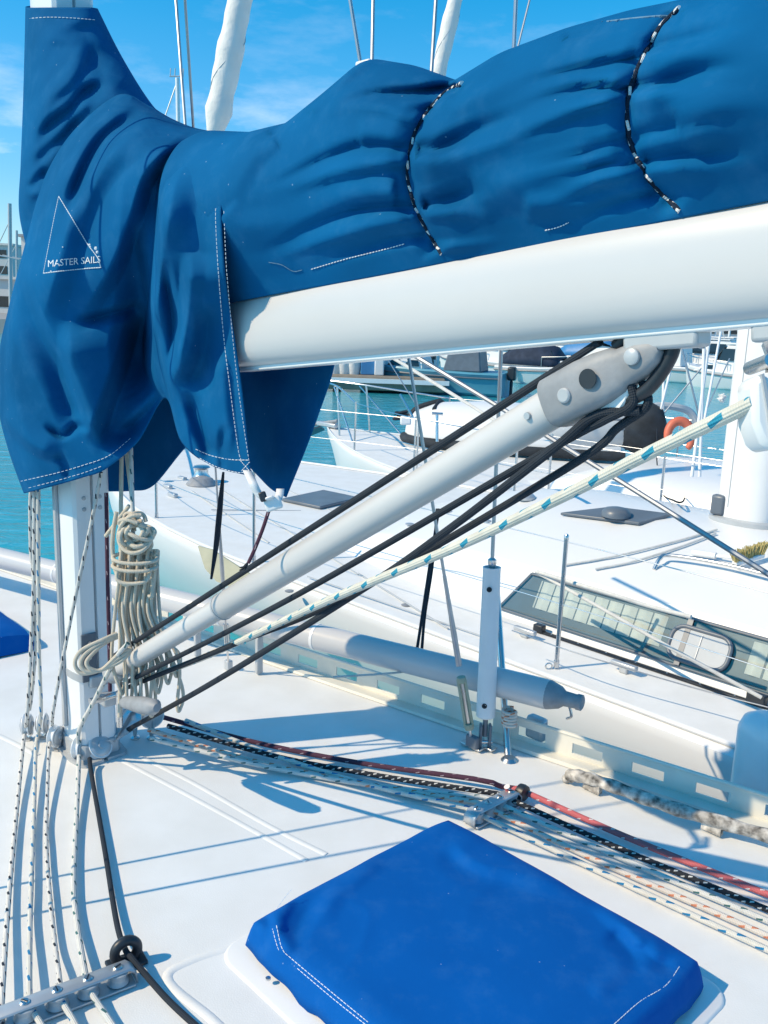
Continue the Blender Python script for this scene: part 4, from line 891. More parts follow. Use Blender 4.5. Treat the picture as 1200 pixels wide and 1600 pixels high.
for y in (920, 1100): part(MB().lathe([(.009, 0), (.009, .002), (.005, .002), (.005, 0)], t2[y]-fw*.033-rt*.010, -fw, 14), 'ring_mark', 'black', sh2)
for sx in (-1, 1): part(MB().box(c0+V(0, 0, .035)+rt*.016*sx, (.010, .03, .085), np.stack([rt, np.cross(Zv, rt), Zv])), 'toggle_cheek', 'slate', sh2, bevel=.004)
part(MB().lathe([(.008, -.026), (.008, .026)], c0+V(0, 0, .012), rt, 12), 'clevis_pin', 'steel', sh2)
part(MB().tube([t2[1150], t2[1118]], .009, 10), 'stud', 'slate', sh2)
# lower shroud forward with its little turnbuckle
sh3 = thing('shroud', 'thin lower shroud with small open turnbuckle between the coil and the pole', 'shroud', onz(357, 1045, 0))
e0, e1 = onz(357, 1042, .01), at(337, 735, 3.05); ex_ = e0+(e1-e0)*4
t3 = {y: e0+(e1-e0)*tpx(y, e0, e1) for y in (1030, 1010, 975, 965, 930, 890, 840, 820)}
line('wire', None, [t3[1010], ex_], .0035, 'wire', parent=sh3)
for sx in (-1, 1): part(MB().tube([t3[1010]+rt*.008*sx, t3[975]+rt*.008*sx], .003, 6), 'turnbuckle_side', 'steel', sh3)
part(MB().tube([t3[965], t3[930], t3[890], t3[820]], [.008, .006, .008, .005], 10), 'swage_terminal', 'wire', sh3)
part(MB().tube([e0, t3[1010]], .004, 8), 'screw', 'steel', sh3); part(MB().box(e0+V(0, 0, .01), (.03, .025, .04)), 'toggle', 'alu', sh3, bevel=.004)
# port shrouds, outside the picture, whose shadows cross the deck and the cover
for lab, b_, tz in (('port cap shroud beside the side deck', V(-1.289, 1.872, 0), 6.0), ('port lower shroud aft of the cap shroud', V(-1.216, 1.766, 0), 9.0)):
    line('shroud', lab, [b_, MC+Zv*tz], .005, 'wire', 'shroud')
# long grey line crossing behind the vang
line('stay', 'long taut grey stay slanting behind the vang and in front of the neighbouring mast', [at(470, 448, 4.6), at(885, 700, 3.9), at(1200, 897, 3.4), at(1330, 978, 3.25)], .0115, 'wire', 'stay')
line('rope_line', 'thin white line parallel to the grey stay above the white tender', [at(500, 492, 8.0), at(640, 575, 7.2), at(775, 658, 6.5), at(810, 680, 6.3)], .014, 'r_white', 'rope')
# spinnaker pole along the starboard side
p0_, p1_ = onz(868, 1088, .22), onz(-120, 842, .22); pd = (p0_-p1_)/np.linalg.norm(p0_-p1_); PL_ = np.linalg.norm(p0_-p1_)
pole = thing('spinnaker_pole', 'long white pole with grey tapered end stowed along the toe rail', 'pole', p1_)
part(MB().lathe([(.051, 0), (.051, PL_-.03), (.049, PL_-.025)], p1_, pd, 28), 'pole_tube', 'boomw', pole)
for f_ in (.30, .585, .72): part(MB().lathe([(.0525, 0), (.0525, .012)], p1_+pd*PL_*f_, pd, 28), 'pole_band', 'mastw', pole)
part(MB().lathe([(.049, 0), (.050, .006), (.038, .045), (.026, .06), (.024, .10), (.027, .104), (.027, .12), (.02, .124)], p0_-pd*.028, pd, 24), 'end_fitting', 'cast', pole)
part(MB().tube(cr([p0_+pd*.05-Zv*.02, p0_+pd*.06-Zv*.055, p0_+pd*.045-Zv*.07], 12), .005, 8), 'trigger_pin', 'steel', pole)
for f_, w_ in ((.545, .10), (.64, .12)):
    c = p1_+pd*PL_*f_; b_ = c-Zv*.22; part(MB().box((c+b_)/2-Zv*.03, (.02, .03, .16)), 'pole_chock', 'mastg', pole, bevel=.006)
rope('lashing_cord', 'thin grey cord stretched low along the pole to the shroud', [onz(520, 1058, .16), onz(610, 1052, .18), at(655, 1046, 3.35), at(700, 1042, 3.3), at(728, 1040, 3.2)], .004, 'r_white', 40)
rope('shock_cord', 'black shock cord hanging down to the pole, on the mast side of its twin', [at(686, 795, 3.5), at(672, 880, 3.45), at(660, 960, 3.42), at(652, 1012, 3.4)], .006, 'r_black', 40)
rope('shock_cord', 'second black shock cord, between its twin and the turnbuckle shroud', [at(683, 795, 3.55), at(676, 880, 3.5), at(664, 960, 3.47), at(659, 1016, 3.45)], .006, 'r_black', 40)
for o in [o for o in col.objects if o.name.startswith('shock_cord')]: o['group'] = 'black shock cords by the shroud'
rope('lazy_line', 'black line dropping from the drape corner beside the thin shroud', [at(349, 738, 2.9), at(344, 790, 2.95), at(338, 850, 3.0), at(330, 905, 3.0)], [.004+.006*math.sin(math.pi*i/49) for i in range(50)], 'r_black', 50)

# ------------------------------------------------------------------ generic sailing hull in the boat frame
def sailhull(root, yc, xb, xs_, hb, zd, m='hullw', deckm='deck', stem=.35):
    X = np.concatenate([np.linspace(xb, xb+2, 14), np.linspace(xb+2.3, xs_, 24)])
    def half(x):
        t = np.clip((x-xb)/(2.99*hb), 0, 1); return hb*(1-(1-t)**2.2)*(.03/hb+.97)+.02
    rows = []; drow = []
    for x in X:
        h = half(x); sz = zd+.10*np.clip(1-(x-xb)/4, 0, 1)**2
        rk = lambda z: stem*np.clip(1-(x-xb)/1.2, 0, 1)*(sz-z)/(sz-WATER)
        rows.append([B(x+rk(-1.7), yc-h*.5, -1.75), B(x+rk(WATER), yc-h*.80, WATER), B(x+rk(-.8), yc-h*.95, -.8), B(x, yc-h*1.0, sz-.06), B(x, yc-h*.995, sz-.02), B(x, yc-h*.975, sz)])
        drow.append([B(x, yc+h*.976*t, sz+.015*(1-t*t)) for t in np.linspace(-1, 1, 13)])
    R = np.array(rows); mb = MB(); mb.grid(R)
    R2 = np.array([[2*B(x, yc, 0)*V(1, 1, 0)-p*V(1, 1, 0)+p*V(0, 0, 1) for p in r] for x, r in zip(X, rows)])
    # mirror about the centre plane
    R2 = np.array([[p+Sv*(2*(yc-toB(p)[1])) for p in r] for r in rows]); mb.grid(R2[:, ::-1])
    part(mb, 'hull', m, root); d = part(MB().grid(np.array(drow)), 'deck', deckm, root)
    tr = MB(); Xe = len(X)-1; tr.add(list(R[Xe])+list(R2[Xe][::-1]), [tuple(range(12))]); part(tr, 'transom', m, root)
    rl = MB(); rl.tube([B(x, yc-half(x)*.97, zd+.10*np.clip(1-(x-xb)/4, 0, 1)**2+.015) for x in X], .014, 8); part(rl, 'toe_rail', 'mastw', root)
    rl = MB(); rl.tube([B(x, yc+half(x)*.97, zd+.10*np.clip(1-(x-xb)/4, 0, 1)**2+.015) for x in X], .014, 8); part(rl, 'toe_rail', 'mastw', root)
    return half
# ------------------------------------------------------------------ neighbouring yacht
YC1 = 4.66; Z1 = -.448
n1 = thing('sailing_yacht', 'white neighbouring yacht with long tinted cabin window and curtains', 'sailboat', B(0, YC1, WATER))
half1 = sailhull(n1, YC1, -8.7, 6.5, 2.05, Z1)
X = np.concatenate([np.linspace(-4.08, -.86, 30), np.linspace(-.62, 5.35, 14)])
rows = []
for x in X:
    k = np.clip((x+4.08)/2.99, 0, 1); k = k*k*(3-2*k); hw_ = .5175+.70*np.clip((x+4.08)/2.76, 0, 1)**.6
    sec = [(hw_+.161, -.448), (hw_+.086, -.298), (hw_, -.137), (hw_-.017, -.108), (hw_-.0575, -.089), (hw_*.8, -.016), (hw_*.55, .07), (hw_*.28, .156), (0, .185)]
    sec = sec+[(-a, z) for a, z in sec[-2::-1]]
    rows.append([B(x, YC1-a, Z1-.004+(z-Z1)*k) for a, z in sec])
cr1 = part(MB().grid(np.array(rows)), 'coachroof', 'gel', n1, angle=30)
def wn(x, t, off=0): return B(x, 3.310+t*.1202-off*.93, -.3923+t*.2323+off*.38)
wd_ = thing  # alias keeps the builder short
bk = MB(); bk.prism([wn(-.856, 0, .004), wn(-.701, 1, .004), wn(2.36, 1, .004), wn(2.36, 0, .004)], -Sv*.004); window = part(bk, 'window', 'slate', n1)
cu2 = MB()
for xa, xb_ in ((-.626, .271), (.754, 2.36)):
    n_ = int((xb_-xa)/.012); Pq = np.array([[wn(x, t, .012+.006*math.sin(x*2*math.pi/.098)**3) for t in (.24, .45, .7, .93)] for x in np.linspace(xa, xb_, n_)]); m2 = MB().grid(Pq); part(m2, 'curtain', 'curtain', window)
gls = MB(); gls.prism([wn(-.856, 0, .024), wn(-.701, 1, .024), wn(2.36, 1, .024), wn(2.36, 0, .024)], -Sv*.004+Zv*.001); part(gls, 'glass', 'winglass', window)
fr_ = MB()
for pa_, pb_ in (((-.867, -.02), (2.36, -.02)), ((-.712, 1.03), (2.36, 1.03)), ((-.867, -.02), (-.712, 1.03))): fr_.tube([wn(pa_[0], pa_[1], .014), wn(pb_[0], pb_[1], .014)], .011, 8)
part(fr_, 'window_frame', 'slate', window)
def rrw(cx, ct, lx, lt, r, off, n=6):
    out = []
    for sx, sy, a0_ in ((1, 1, 0), (-1, 1, 90), (-1, -1, 180), (1, -1, 270)):
        for k in range(n+1):
            a = math.radians(a0_+90*k/n); out.append(wn(cx+sx*(lx/2-r)+r*math.cos(a), ct+(sy*(lt/2-r)+r*math.sin(a))/.261, off))
    return out
pcx = float(toB(wn(.501, .5))[0])
ring = rrw(pcx, .47, .345, .19, .07, .032); pr = part(MB().tube(np.array(ring), .013, 10, closed=True), 'opening_port', 'slate', n1)
part(MB().prism(rrw(pcx, .47, .322, .167, .058, .030), -Sv*.004), 'port_pane', 'greyrub', pr)
part(MB().tube([wn(pcx, .20, .036), wn(pcx, .74, .036)], .0035, 6), 'pane_divider', 'mastg', pr)
part(MB().box(wn(.409, .5, .034), (.032, .004, .27), np.stack([-Fv, Sv, (wn(0, 1)-wn(0, 0))/np.linalg.norm(wn(0, 1)-wn(0, 0))])), 'window_mullion', 'slate', window)
# genoa track
tb = MB(); tb.box(B(.984, 3.229, -.434), (3.0, .03, .014)); trk = part(tb, 'genoa_track', 'black', n1, bevel=.003)
part(MB().box(B(-.488, 3.229, -.415), (.07, .045, .052)), 'track_stop', 'black', trk, bevel=.006); part(MB().box(B(.892, 3.229, -.407), (.10, .05, .063)), 'track_car', 'black', trk, bevel=.008)
for k in range(14): part(MB().lathe([(.006, 0), (.005, .003)], B(-.396+k*.1955, 3.229, -.427), Zv, 8), 'bolt', 'steel', trk)
# stanchions and lifelines
def edge1(x): return YC1-half1(x)*.93
for x in (-6.38, -4.65, -2.87, -.074, 1.79, 3.63):
    mb = MB(); b_ = B(x, edge1(x) if x != -.074 else 2.833, Z1)
    mb.lathe([(.022, 0), (.022, .006), (.016, .01), (.016, .05)], b_, Zv, 12); mb.tube([b_, b_+Zv*.76], .0125, 10); mb.lathe([(.014, 0), (.014, .02), (.008, .028)], b_+Zv*.75, Zv, 10); part(mb, 'stanchion', 'steel', n1)
    if x == -.074: part(MB().tube(np.array([b_-Fv*(.0)-Sv*.02+rt*(.018*math.cos(t)-.03)+Zv*(.018*math.sin(t)+.02) for t in np.linspace(0, 6.283, 18, endpoint=False)]), .005, 8, closed=True), 'eye', 'steel', n1)
for x in (-6.38, -4.65, -2.87, -.074, 1.79, 3.63):
    yy = YC1+half1(x)*.93; mb = MB(); b_ = B(x, yy, Z1); mb.tube([b_, b_+Zv*.76], .0125, 10); part(mb, 'stanchion', 'steel', n1)
for h in (.38, .736):
    line('lifeline', None, [B(x, edge1(x) if x != -.074 else 2.833, Z1+h) for x in (-6.38, -4.65, -2.87, -.074, 1.79, 3.63)], .003, 'steel', parent=n1)
    line('lifeline', None, [B(x, YC1+half1(x)*.93, Z1+h) for x in (-6.38, -4.65, -2.87, -.074, 1.79, 3.63)], .003, 'steel', parent=n1)
# pulpit
for s in (-1, 1):
    part(MB().tube(cr([B(-6.38, YC1+s*half1(-6.38)*.93, Z1+.736), B(-8.2, YC1+s*.33, Z1+.85), B(-8.85, YC1+s*.11, Z1+.87), B(-8.95, YC1, Z1+.87)], 20), .013, 8), 'pulpit_rail', 'steel', n1)
    part(MB().tube([B(-8.15, YC1+s*.33, Z1+.09), B(-8.2, YC1+s*.33, Z1+.85)], .012, 8), 'pulpit_leg', 'steel', n1)
# hatches, vents, handrail on the neighbour
def onroof(px, py): # intersection with the coachroof surface by marching
    v = ray(px, py)
    for t in np.linspace(3.4, 10.5, 2600):
        p = CAM+v*t; b_ = toB(p); x, a = b_[0], abs(b_[1]-YC1)
        k = np.clip((x+4.08)/2.99, 0, 1); k = k*k*(3-2*k); hw_ = .5175+.70*np.clip((x+4.08)/2.76, 0, 1)**.6
        zr = np.interp(a, [0, hw_*.28, hw_*.55, hw_*.8, hw_-.0575, hw_, hw_+.161], [.185, .156, .07, -.016, -.089, -.137, -.448])
        if p[2] <= Z1+(zr-Z1)*k: return p
    return p
hp = [onroof(875, 806), onroof(958, 796), onroof(1050, 808), onroof(998, 822)]
hh = MB(); hh.prism([p+Zv*.004 for p in hp], Zv*.022); rh = part(hh, 'roof_hatch', 'slate', n1, bevel=.006)
cc = onroof(962, 812)+Zv*.02; part(MB().lathe([(.085, 0), (.10, .004), (.098, .035), (.075, .06), (.03, .07), (.001, .071)], cc, Zv, 24), 'mushroom_vent', 'slate', n1)
cc = onroof(822, 780); part(MB().lathe([(.07, 0), (.075, .02), (.05, .045), (.001, .05)], cc, Zv, 20), 'mushroom_vent', 'alu', n1)
P = cr([onroof(1022, 890), onroof(1030, 884)+Zv*.045, onroof(1045, 880)+Zv*.05, onroof(1120, 892)+Zv*.05, onroof(1200, 912)+Zv*.05, onroof(1300, 940)+Zv*.05], 40); part(MB().tube(P, .012, 10), 'grab_rail', 'steel', n1)
def ond(px, py, z=Z1): return onz(px, py, z)
fh_ = MB(); fh_.prism([ond(440, 786)+Zv*.02, ond(505, 772)+Zv*.02, ond(562, 784)+Zv*.02, ond(500, 799)+Zv*.02], Zv*.03); part(fh_, 'foredeck_hatch', 'slate', n1, bevel=.008)
wl = part(MB().lathe([(.16, 0), (.17, .03), (.12, .09), (.06, .11)], ond(315, 760), Zv, 20), 'windlass', 'cast', n1); part(MB().lathe([(.10, 0), (.075, .03), (.075, .09), (.10, .11), (.08, .125)], ond(315, 756)+Zv*.08, Zv, 20), 'drum', 'steel', wl)
for px, py in ((262, 765), (285, 752), (270, 778)): part(MB().box(ond(px, py)+Zv*.03, (.14, .05, .05)), 'deck_cleat', 'alu', n1, bevel=.012)
part(MB().lathe([(.06, 0), (.06, .02), (.05, .025)], ond(265, 755)+Zv*.0, Zv, 14), 'deck_filler', 'steel', n1)
# hull window (olive panel) on the neighbour's bow quarter
part(MB().prism([at(311, 853, 6.15), at(332, 858, 6.1), at(398, 900, 5.87), at(384, 925, 5.8), at(340, 908, 5.98), at(322, 888, 6.07)], -Sv*.01), 'spray_flap', 'olive', n1)
for px, py in ((634, 947), (452, 925)): part(MB().lathe([(.03, 0), (.032, .006), (.02, .010)], onz(px, py, Z1+.0)+Zv*.004, Zv, 16), 'filler_cap', 'cast', n1)
# deck joints
for a_, b_ in (((300, 770), (420, 850)), ((330, 758), (560, 900)), ((560, 900), (700, 985))): line('deck_seam', None, [ond(*a_)+Zv*.02, ond(*b_)+Zv*.012], .006, 'mastg', parent=n1)
for a_, b_ in (((600, 870), (860, 965)), ((480, 905), (760, 1000)), ((640, 905), (800, 962)), ((330, 800), (470, 800)), ((400, 745), (560, 820))): line('deck_seam', None, [ond(*a_)+Zv*.022, ond(*b_)+Zv*.014], .005, 'mastg', parent=n1)
for px, py, nm in ((700, 905, 'deck_cleat'), (560, 860, 'deck_cleat'), (820, 990, 'fairlead_block'), (975, 1045, 'fairlead_block')):
    c_ = onz(px, py, Z1+.03); part(MB().box(c_+Zv*.02, (.16, .035, .03)).box(c_, (.05, .03, .05)), nm, 'alu', n1, bevel=.008)
for pts in ([(1120, 830), (1050, 850), (960, 872), (880, 886)], [(1118, 836), (1060, 858), (990, 880), (930, 892)]): part(MB().tube(cr([onroof(*p)+Zv*.012 for p in pts], 24), .008, 8), 'halyard_tail', 'r_white', n1)
for px, py in ((700, 800), (760, 815), (640, 820)): part(MB().lathe([(.035, 0), (.035, .008), (.02, .012)], onroof(px, py)+Zv*.002, Zv, 14), 'deck_fitting', 'alu', n1)
# neighbour's mast and furled genoa
mb1 = onroof(1152, 812); m1 = thing('mast', 'broad white mast of the neighbouring yacht stepped on its coachroof', 'mast', mb1)
mt1 = mb1-Fv*.06
def ring1(z, k=1, sx=.195, sy=.13): return [mt1-Fv*sx*k*math.copysign(abs(math.cos(t))**.8, math.cos(t))+Sv*sy*k*math.copysign(abs(math.sin(t))**.8, math.sin(t))+Zv*z for t in np.linspace(0, 6.283, 28, endpoint=False)]
part(MB().loft([ring1(-.1), ring1(13)]), 'mast_section', 'mastw', m1)
part(MB().loft([ring1(-.03, 1.25), ring1(.02, 1.25), ring1(.03, 1.1)]), 'mast_step', 'mastg', m1)
for t in (3.6, 4.3): part(MB().tube([mt1-Fv*.20*math.cos(t)+Sv*.134*math.sin(t)+Zv*z for z in (.1, 2.6)], .004, 6), 'halyard_line', 'mastg', m1)
part(MB().box(mt1-Fv*.21*math.cos(3.9)+Sv*.15*math.sin(3.9)+Zv*.10, (.10, .06, .14)), 'halyard_block', 'slate', m1, bevel=.02)
for k in range(3): part(MB().tube([mb1+rt*(.28+.05*k)-fw*.1, mb1+rt*(.25+.05*k)+Zv*.45-fw*.1], .012, 8), 'mast_fitting', 'steel', m1)
def furled(label, A, Bq, r, name='furled_sail'):
    n_ = 80; P = cr([A, Bq], n_); R = [r*(1+.06*math.sin(i*.8)+.05*math.sin(i*1.9))*(1-.55*i/n_)*min(1, .25+i/5) for i in range(n_)]
    o = MB().tube(P, R, 16).build(name, 'sailw'); tag(o, label, 'sail')
    sp = [P[i]+(rt*math.cos(i*.55)+fw*math.sin(i*.55))*R[i]*1.0 for i in range(3, n_-2)]
    rope('seam', None, sp, .004, 'mastg', 160, parent=o); return o
# forestay heading chosen so that it runs from the bow to the masthead
furled('white furled headsail behind the mast collar of the blue cover', at(331, 230, 8.2), at(375, 0, 7.9)+(at(375, 0, 7.9)-at(331, 230, 8.2))*4, .125)
furled('narrow white furled headsail rising behind the hump of the blue cover', at(672, 170, 11.6), at(711, 0, 11.3)+(at(711, 0, 11.3)-at(672, 170, 11.6))*5, .105)
for lab, q0, q1, d_, r_ in [('thin grey stay rising beside the far mast with wind vanes', (292, 230), (275, 0), 9, .02), ('grey stay nearest the peak of the blue cover, upright', (580, 160), (583, 0), 8, .022), ('upright grey stay beside the narrow furled headsail', (671, 160), (681, 0), 9, .026), ('thin white stay leaning beside the upright shroud', (800, 110), (830, -10), 9, .014)]:
    A_, B_ = at(*q0, d_), at(*q1, d_); line('stay', lab, [A_, B_+(B_-A_)*2], r_*.8, 'wire', 'stay')
part(MB().box(at(574, 101, 1.72), (.04, .03, .012)), 'headboard', 'mastw', cover, bevel=.004)
# deck brush and its handle on the neighbour
brush = thing('deck_brush', 'scrubbing brush with yellow bristles and grey handle on the neighbouring coachroof', 'brush', onroof(1150, 885))
q0, q1, q2 = onroof(1082, 868)+Zv*.02, onroof(1118, 876)+Zv*.03, onroof(1150, 884)+Zv*.05
part(MB().tube([q0, q1], .020, 10), 'handle', 'mastw', brush); part(MB().tube([q1, q2], .010, 8), 'shaft', 'whitep', brush)
hd = onroof(1168, 884)+Zv*.06; hx_ = (onroof(1200, 872)-onroof(1135, 892)); hx_ /= np.linalg.norm(hx_)
part(MB().box(hd-Zv*.02, (.20, .05, .03), np.stack([hx_, np.cross(Zv, hx_), Zv])), 'head', 'whitep', brush, bevel=.008)
mb = MB()
for k in range(260):
    a = random.uniform(-.1, .1); b_ = random.uniform(-.025, .025); p = hd+hx_*a+np.cross(Zv, hx_)*b_; mb.tube([p-Zv*.01, p+Zv*(.055+random.uniform(-.008, .008))+hx_*a*.3+rt*random.uniform(-.01, .01)], .0022, 4)
bo = part(mb, 'bristles', 'bristle', brush); bo['kind'] = 'stuff'
rope('mooring_line', 'stout white line sagging in front of the tinted cabin window', [at(838, 893, 5.25), at(900, 912, 4.95), at(960, 930, 4.7), at(1010, 946, 4.6), at(1080, 964, 4.42)], .0115, 'r_white', 50)
rope('mooring_line', 'white line slanting across the cabin window to the black track car', [at(840, 895, 5.25), at(930, 945, 4.9), at(1040, 1008, 4.6), at(1120, 1052, 4.48), at(1190, 1090, 4.37)], .010, 'r_white', 50)
rope('loose_strap', 'black cord loop lying on the neighbouring side deck near the mast', [onroof(1022, 716)+Zv*.35, onroof(1024, 750)+Zv*.2, onroof(1034, 772)+Zv*.02, onroof(1052, 786)+Zv*.02, onroof(1066, 788)+Zv*.02, onroof(1070, 778)+Zv*.02], .007, 'r_black', 40)
line('lifeline', None, [at(1200, 1105, 4.15), at(1085, 1075, 4.37), at(900, 1020, 4.7), at(800, 985, 5.05)], .0035, 'wire', parent=n1)
# white fender against the rail at the right
fd = thing('fender', 'white ribbed fender squeezed between the two yachts', 'fender', onz(1195, 1190, -.3))
cF = at(1192, 1200, 3.18)
part(MB().lathe([(.02, -.30), (.07, -.27), (.10, -.2), (.10, .14), (.085, .18), (.05, .20), (.03, .205)], cF, Zv, 24), 'body', 'whitep', fd); part(MB().box(cF+Zv*.24+rt*.03, (.03, .05, .10)), 'hanger', 'alu', fd, bevel=.006)

# ------------------------------------------------------------------ second yacht behind
YC2 = 8.80; Z2 = -.562
n2 = thing('sailing_yacht', 'white yacht further off with pulpit, tender and orange lifebuoy', 'sailboat', B(0, YC2, WATER))
half2 = sailhull(n2, YC2, -9.14, 5.3, 2.01, Z2)
X = np.concatenate([np.linspace(-4.54, -1.78, 20), np.linspace(-1.5, 4.8, 10)]); rows = []
for x in X:
    k = np.clip((x+4.54)/1.84, 0, 1); k = k*k*(3-2*k); hw_ = .575+.63*np.clip((x+4.54)/2.3, 0, 1)**.6
    rows.append([B(x, YC2-a*hw_, Z2-.004+z*k*1.15) for a, z in [(1.12, 0), (1.0, .26), (.94, .30), (.6, .36), (0, .40), (-.6, .36), (-.94, .30), (-1, .26), (-1.12, 0)]])
part(MB().grid(np.array(rows)), 'coachroof', 'gel', n2, angle=30)
for s in (-1, 1):
    xsx = (-7.3, -5.46, -3.62, -1.78, .29, 2.36)
    for x in xsx:
        b_ = B(x, YC2+s*half2(x)*.93, Z2); part(MB().tube([b_, b_+Zv*.76], .014, 8), 'stanchion', 'steel', n2)
    for h in (.38, .736): line('lifeline', None, [B(x, YC2+s*half2(x)*.93, Z2+h) for x in xsx], .006, 'steel', parent=n2)
    part(MB().tube(cr([B(-7.3, YC2+s*half2(-7.3)*.93, Z2+.736), B(-8.56, YC2+s*.32, Z2+.87), B(-9.25, YC2+s*.12, Z2+.90)], 20), .016, 8), 'pulpit_rail', 'steel', n2)
    part(MB().tube([B(-8.45, YC2+s*.34, Z2+.06), B(-8.56, YC2+s*.32, Z2+.87)], .016, 8), 'pulpit_leg', 'steel', n2); part(MB().tube([B(-7.87, YC2+s*.57, Z2+.06), B(-8.68, YC2+s*.28, Z2+.85)], .014, 8), 'pulpit_leg', 'steel', n2)
part(MB().tube(cr([B(-9.25, YC2-.12, Z2+.90), B(-9.42, YC2, Z2+.90), B(-9.25, YC2+.12, Z2+.90)], 10), .016, 8), 'pulpit_rail', 'steel', n2)
part(MB().box(B(-9.14, YC2, Z2+.16), (.5, .14, .08)), 'bow_roller', 'alu', n2, bevel=.02)
an = thing('anchor', 'dark grey anchor stowed on the bow roller below the cover edge', 'anchor', B(-9.48, YC2, Z2+.06))
part(MB().tube([B(-8.9, YC2, Z2+.25), B(-9.54, YC2, Z2+.12)], .03, 8), 'shank', 'cast', an); part(MB().prism([B(-9.54, YC2-.25, Z2+.0), B(-9.73, YC2, Z2-.14), B(-9.54, YC2+.25, Z2+.0), B(-9.37, YC2, Z2+.09)], Zv*.03), 'fluke', 'slate', an)
m2_ = thing('mast', 'slim white mast of the yacht with the lifebuoy, mostly hidden by the boom', 'mast', B(.064, YC2, Z2+.4))
part(MB().tube([B(.064, YC2, Z2+.38), B(.064, YC2, 12)], .09, 20), 'mast_section', 'mastw', m2_)
# dark rope heap on its foredeck
for k, (px, py) in enumerate(((632, 648), (655, 650), (680, 660))):
    c = onz(px, py+8, Z2+.12); pts = [c+V(math.cos(t*1.7+k)*(.16+.05*math.sin(t)), math.sin(t*1.7+k)*.12, .02+.015*t*.6+.03*math.sin(t*2.3)) for t in np.linspace(0, 14, 40)]
    rope('rope_heap', ['dark rope heap on the far foredeck, closest to the pulpit', 'dark rope heap on the far foredeck between two others', 'dark rope heap on the far foredeck, closest to the white tender'][k], pts, .022, 'r_black', 120, group='dark rope heaps on the far foredeck')
# upturned white tender with dark skirt
td = thing('tender', 'white tender with dark grey skirt lashed on the far foredeck', 'dinghy', onz(810, 705, Z2))
cT = onz(800, 702, Z2+.02); L3 = 3.3; Td = -Fv*.86+Sv*.5; Td /= np.linalg.norm(Td); Tn = np.cross(Zv, Td)
secs = []
for a, w_, h in ((-1, .12, .22), (-.92, .35, .42), (-.7, .55, .56), (-.2, .66, .62), (.4, .66, .60), (.85, .60, .54), (.97, .55, .48), (1, .4, .3)):
    secs.append([cT+Td*a*L3/2*1.05+Tn*w_*1.15*math.cos(t)+Zv*(1.12*h*max(0, math.sin(t))**.6+.05) for t in np.linspace(0, math.pi, 15)])
part(MB().grid(np.array(secs)), 'hull', 'gel', td)
for s in (-1, 1): part(MB().tube(cr([cT+Td*a*L3/2*1.06+Tn*s*w_*1.18+Zv*.10 for a, w_ in ((-1, .1), (-.92, .35), (-.7, .55), (-.2, .66), (.4, .66), (1, .55))], 30), .075, 10), 'skirt_tube', 'dark', td)
part(MB().tube(cr([secs[2][5]+Zv*.012, secs[2][7]+Zv*.015, secs[2][10]+Zv*.01], 14), .03, 8), 'cover_hem', 'dark', td)
part(MB().tube(cr([secs[0][7], secs[1][7]+Zv*.02, secs[2][6]+Zv*.02], 14), .05, 8), 'bow_cover', 'dark', td)
# grey inflatable dinghy with black outboard cover
ig = thing('inflatable_dinghy', 'grey inflatable dinghy with a black cover over its end', 'dinghy', onz(960, 700, Z2+.02))
g0, g1 = at(890, 672, 11.7), at(985, 668, 11.5); gd = (g1-g0)/np.linalg.norm(g1-g0)
part(MB().lathe([(.05, -.35), (.16, -.25), (.22, -.05), (.24, .1), (.24, .6), (.22, .7), (.12, .76)], g0, gd, 24), 'tube', 'greyrub', ig)
for k in (.0, .06): part(MB().tube([g0+gd*.0+(up*.10-fw*.23)*1+up*(-k*2), g1+(up*.08-fw*.23)+up*(-k*2)], .014, 6), 'rub_strip', 'slate', ig)
bagc = g1+gd*.12
secs = [[bagc+gd*a+(up*math.sin(t)*h+fw*math.cos(t)*w_)*(1+.08*math.sin(3*t+a*9)) for t in np.linspace(0, 6.283, 22, endpoint=False)] for a, h, w_ in ((-.32, .10, .12), (-.24, .24, .25), (-.05, .32, .30), (.12, .30, .30), (.24, .22, .24), (.30, .08, .1))]
part(MB().loft(secs), 'black_cover', 'dark', ig)
# horseshoe lifebuoy
lb = thing('lifebuoy', 'orange horseshoe lifebuoy hung on the rail of the far yacht', 'lifebuoy', at(1062, 690, 11.0))
cB = at(1062, 672, 11.0); pts = [cB+rt*.15*math.cos(t)+up*.19*math.sin(t)-up*.08 for t in np.linspace(math.radians(-50), math.radians(200), 26)]
part(MB().tube(pts, [.03+.028*math.sin(math.pi*i/25)**.5 for i in range(26)], 12), 'ring', 'orange', lb)
part(MB().tube(pts[4:9], .062, 12), 'band', 'whitep', lb)
# tall rails, rigging and clutter of the yacht with the lifebuoy
for lab, a_, b_, r_, d_ in [('left leg of the steel antenna frame behind the lifebuoy', (1062, 520), (1030, 650), .022, 9.8), ('right leg of the steel antenna frame behind the lifebuoy', (1062, 530), (1095, 660), .018, 9.8), ('upright steel pole of the antenna frame', (1038, 560), (1034, 690), .026, 9.9), ('bright upright pole beside the neighbouring mast', (1128, 510), (1100, 660), .022, 9.4), ('pair of upright shroud rods by the neighbouring mast, outer one', (1110, 515), (1081, 745), .024, 7.6), ('pair of upright shroud rods by the neighbouring mast, inner one', (1100, 545), (1093, 745), .024, 7.6), ('crossing brace of the antenna frame', (1100, 570), (1030, 655), .014, 9.8), ('upper brace of the antenna frame', (1062, 532), (1100, 546), .014, 9.8), ('slanting guy wire beside the floating ball', (1140, 560), (1095, 660), .012, 9.5), ('tall thin flagstaff beside the slanting white line', (605, 560), (655, 640), .010, 9.0)]:
    line('rail_pole', lab, [at(*a_, d_*1.15), at(*b_, d_*1.15)], r_*.7, 'whitep' if r_ > .02 else 'wire', 'pole')
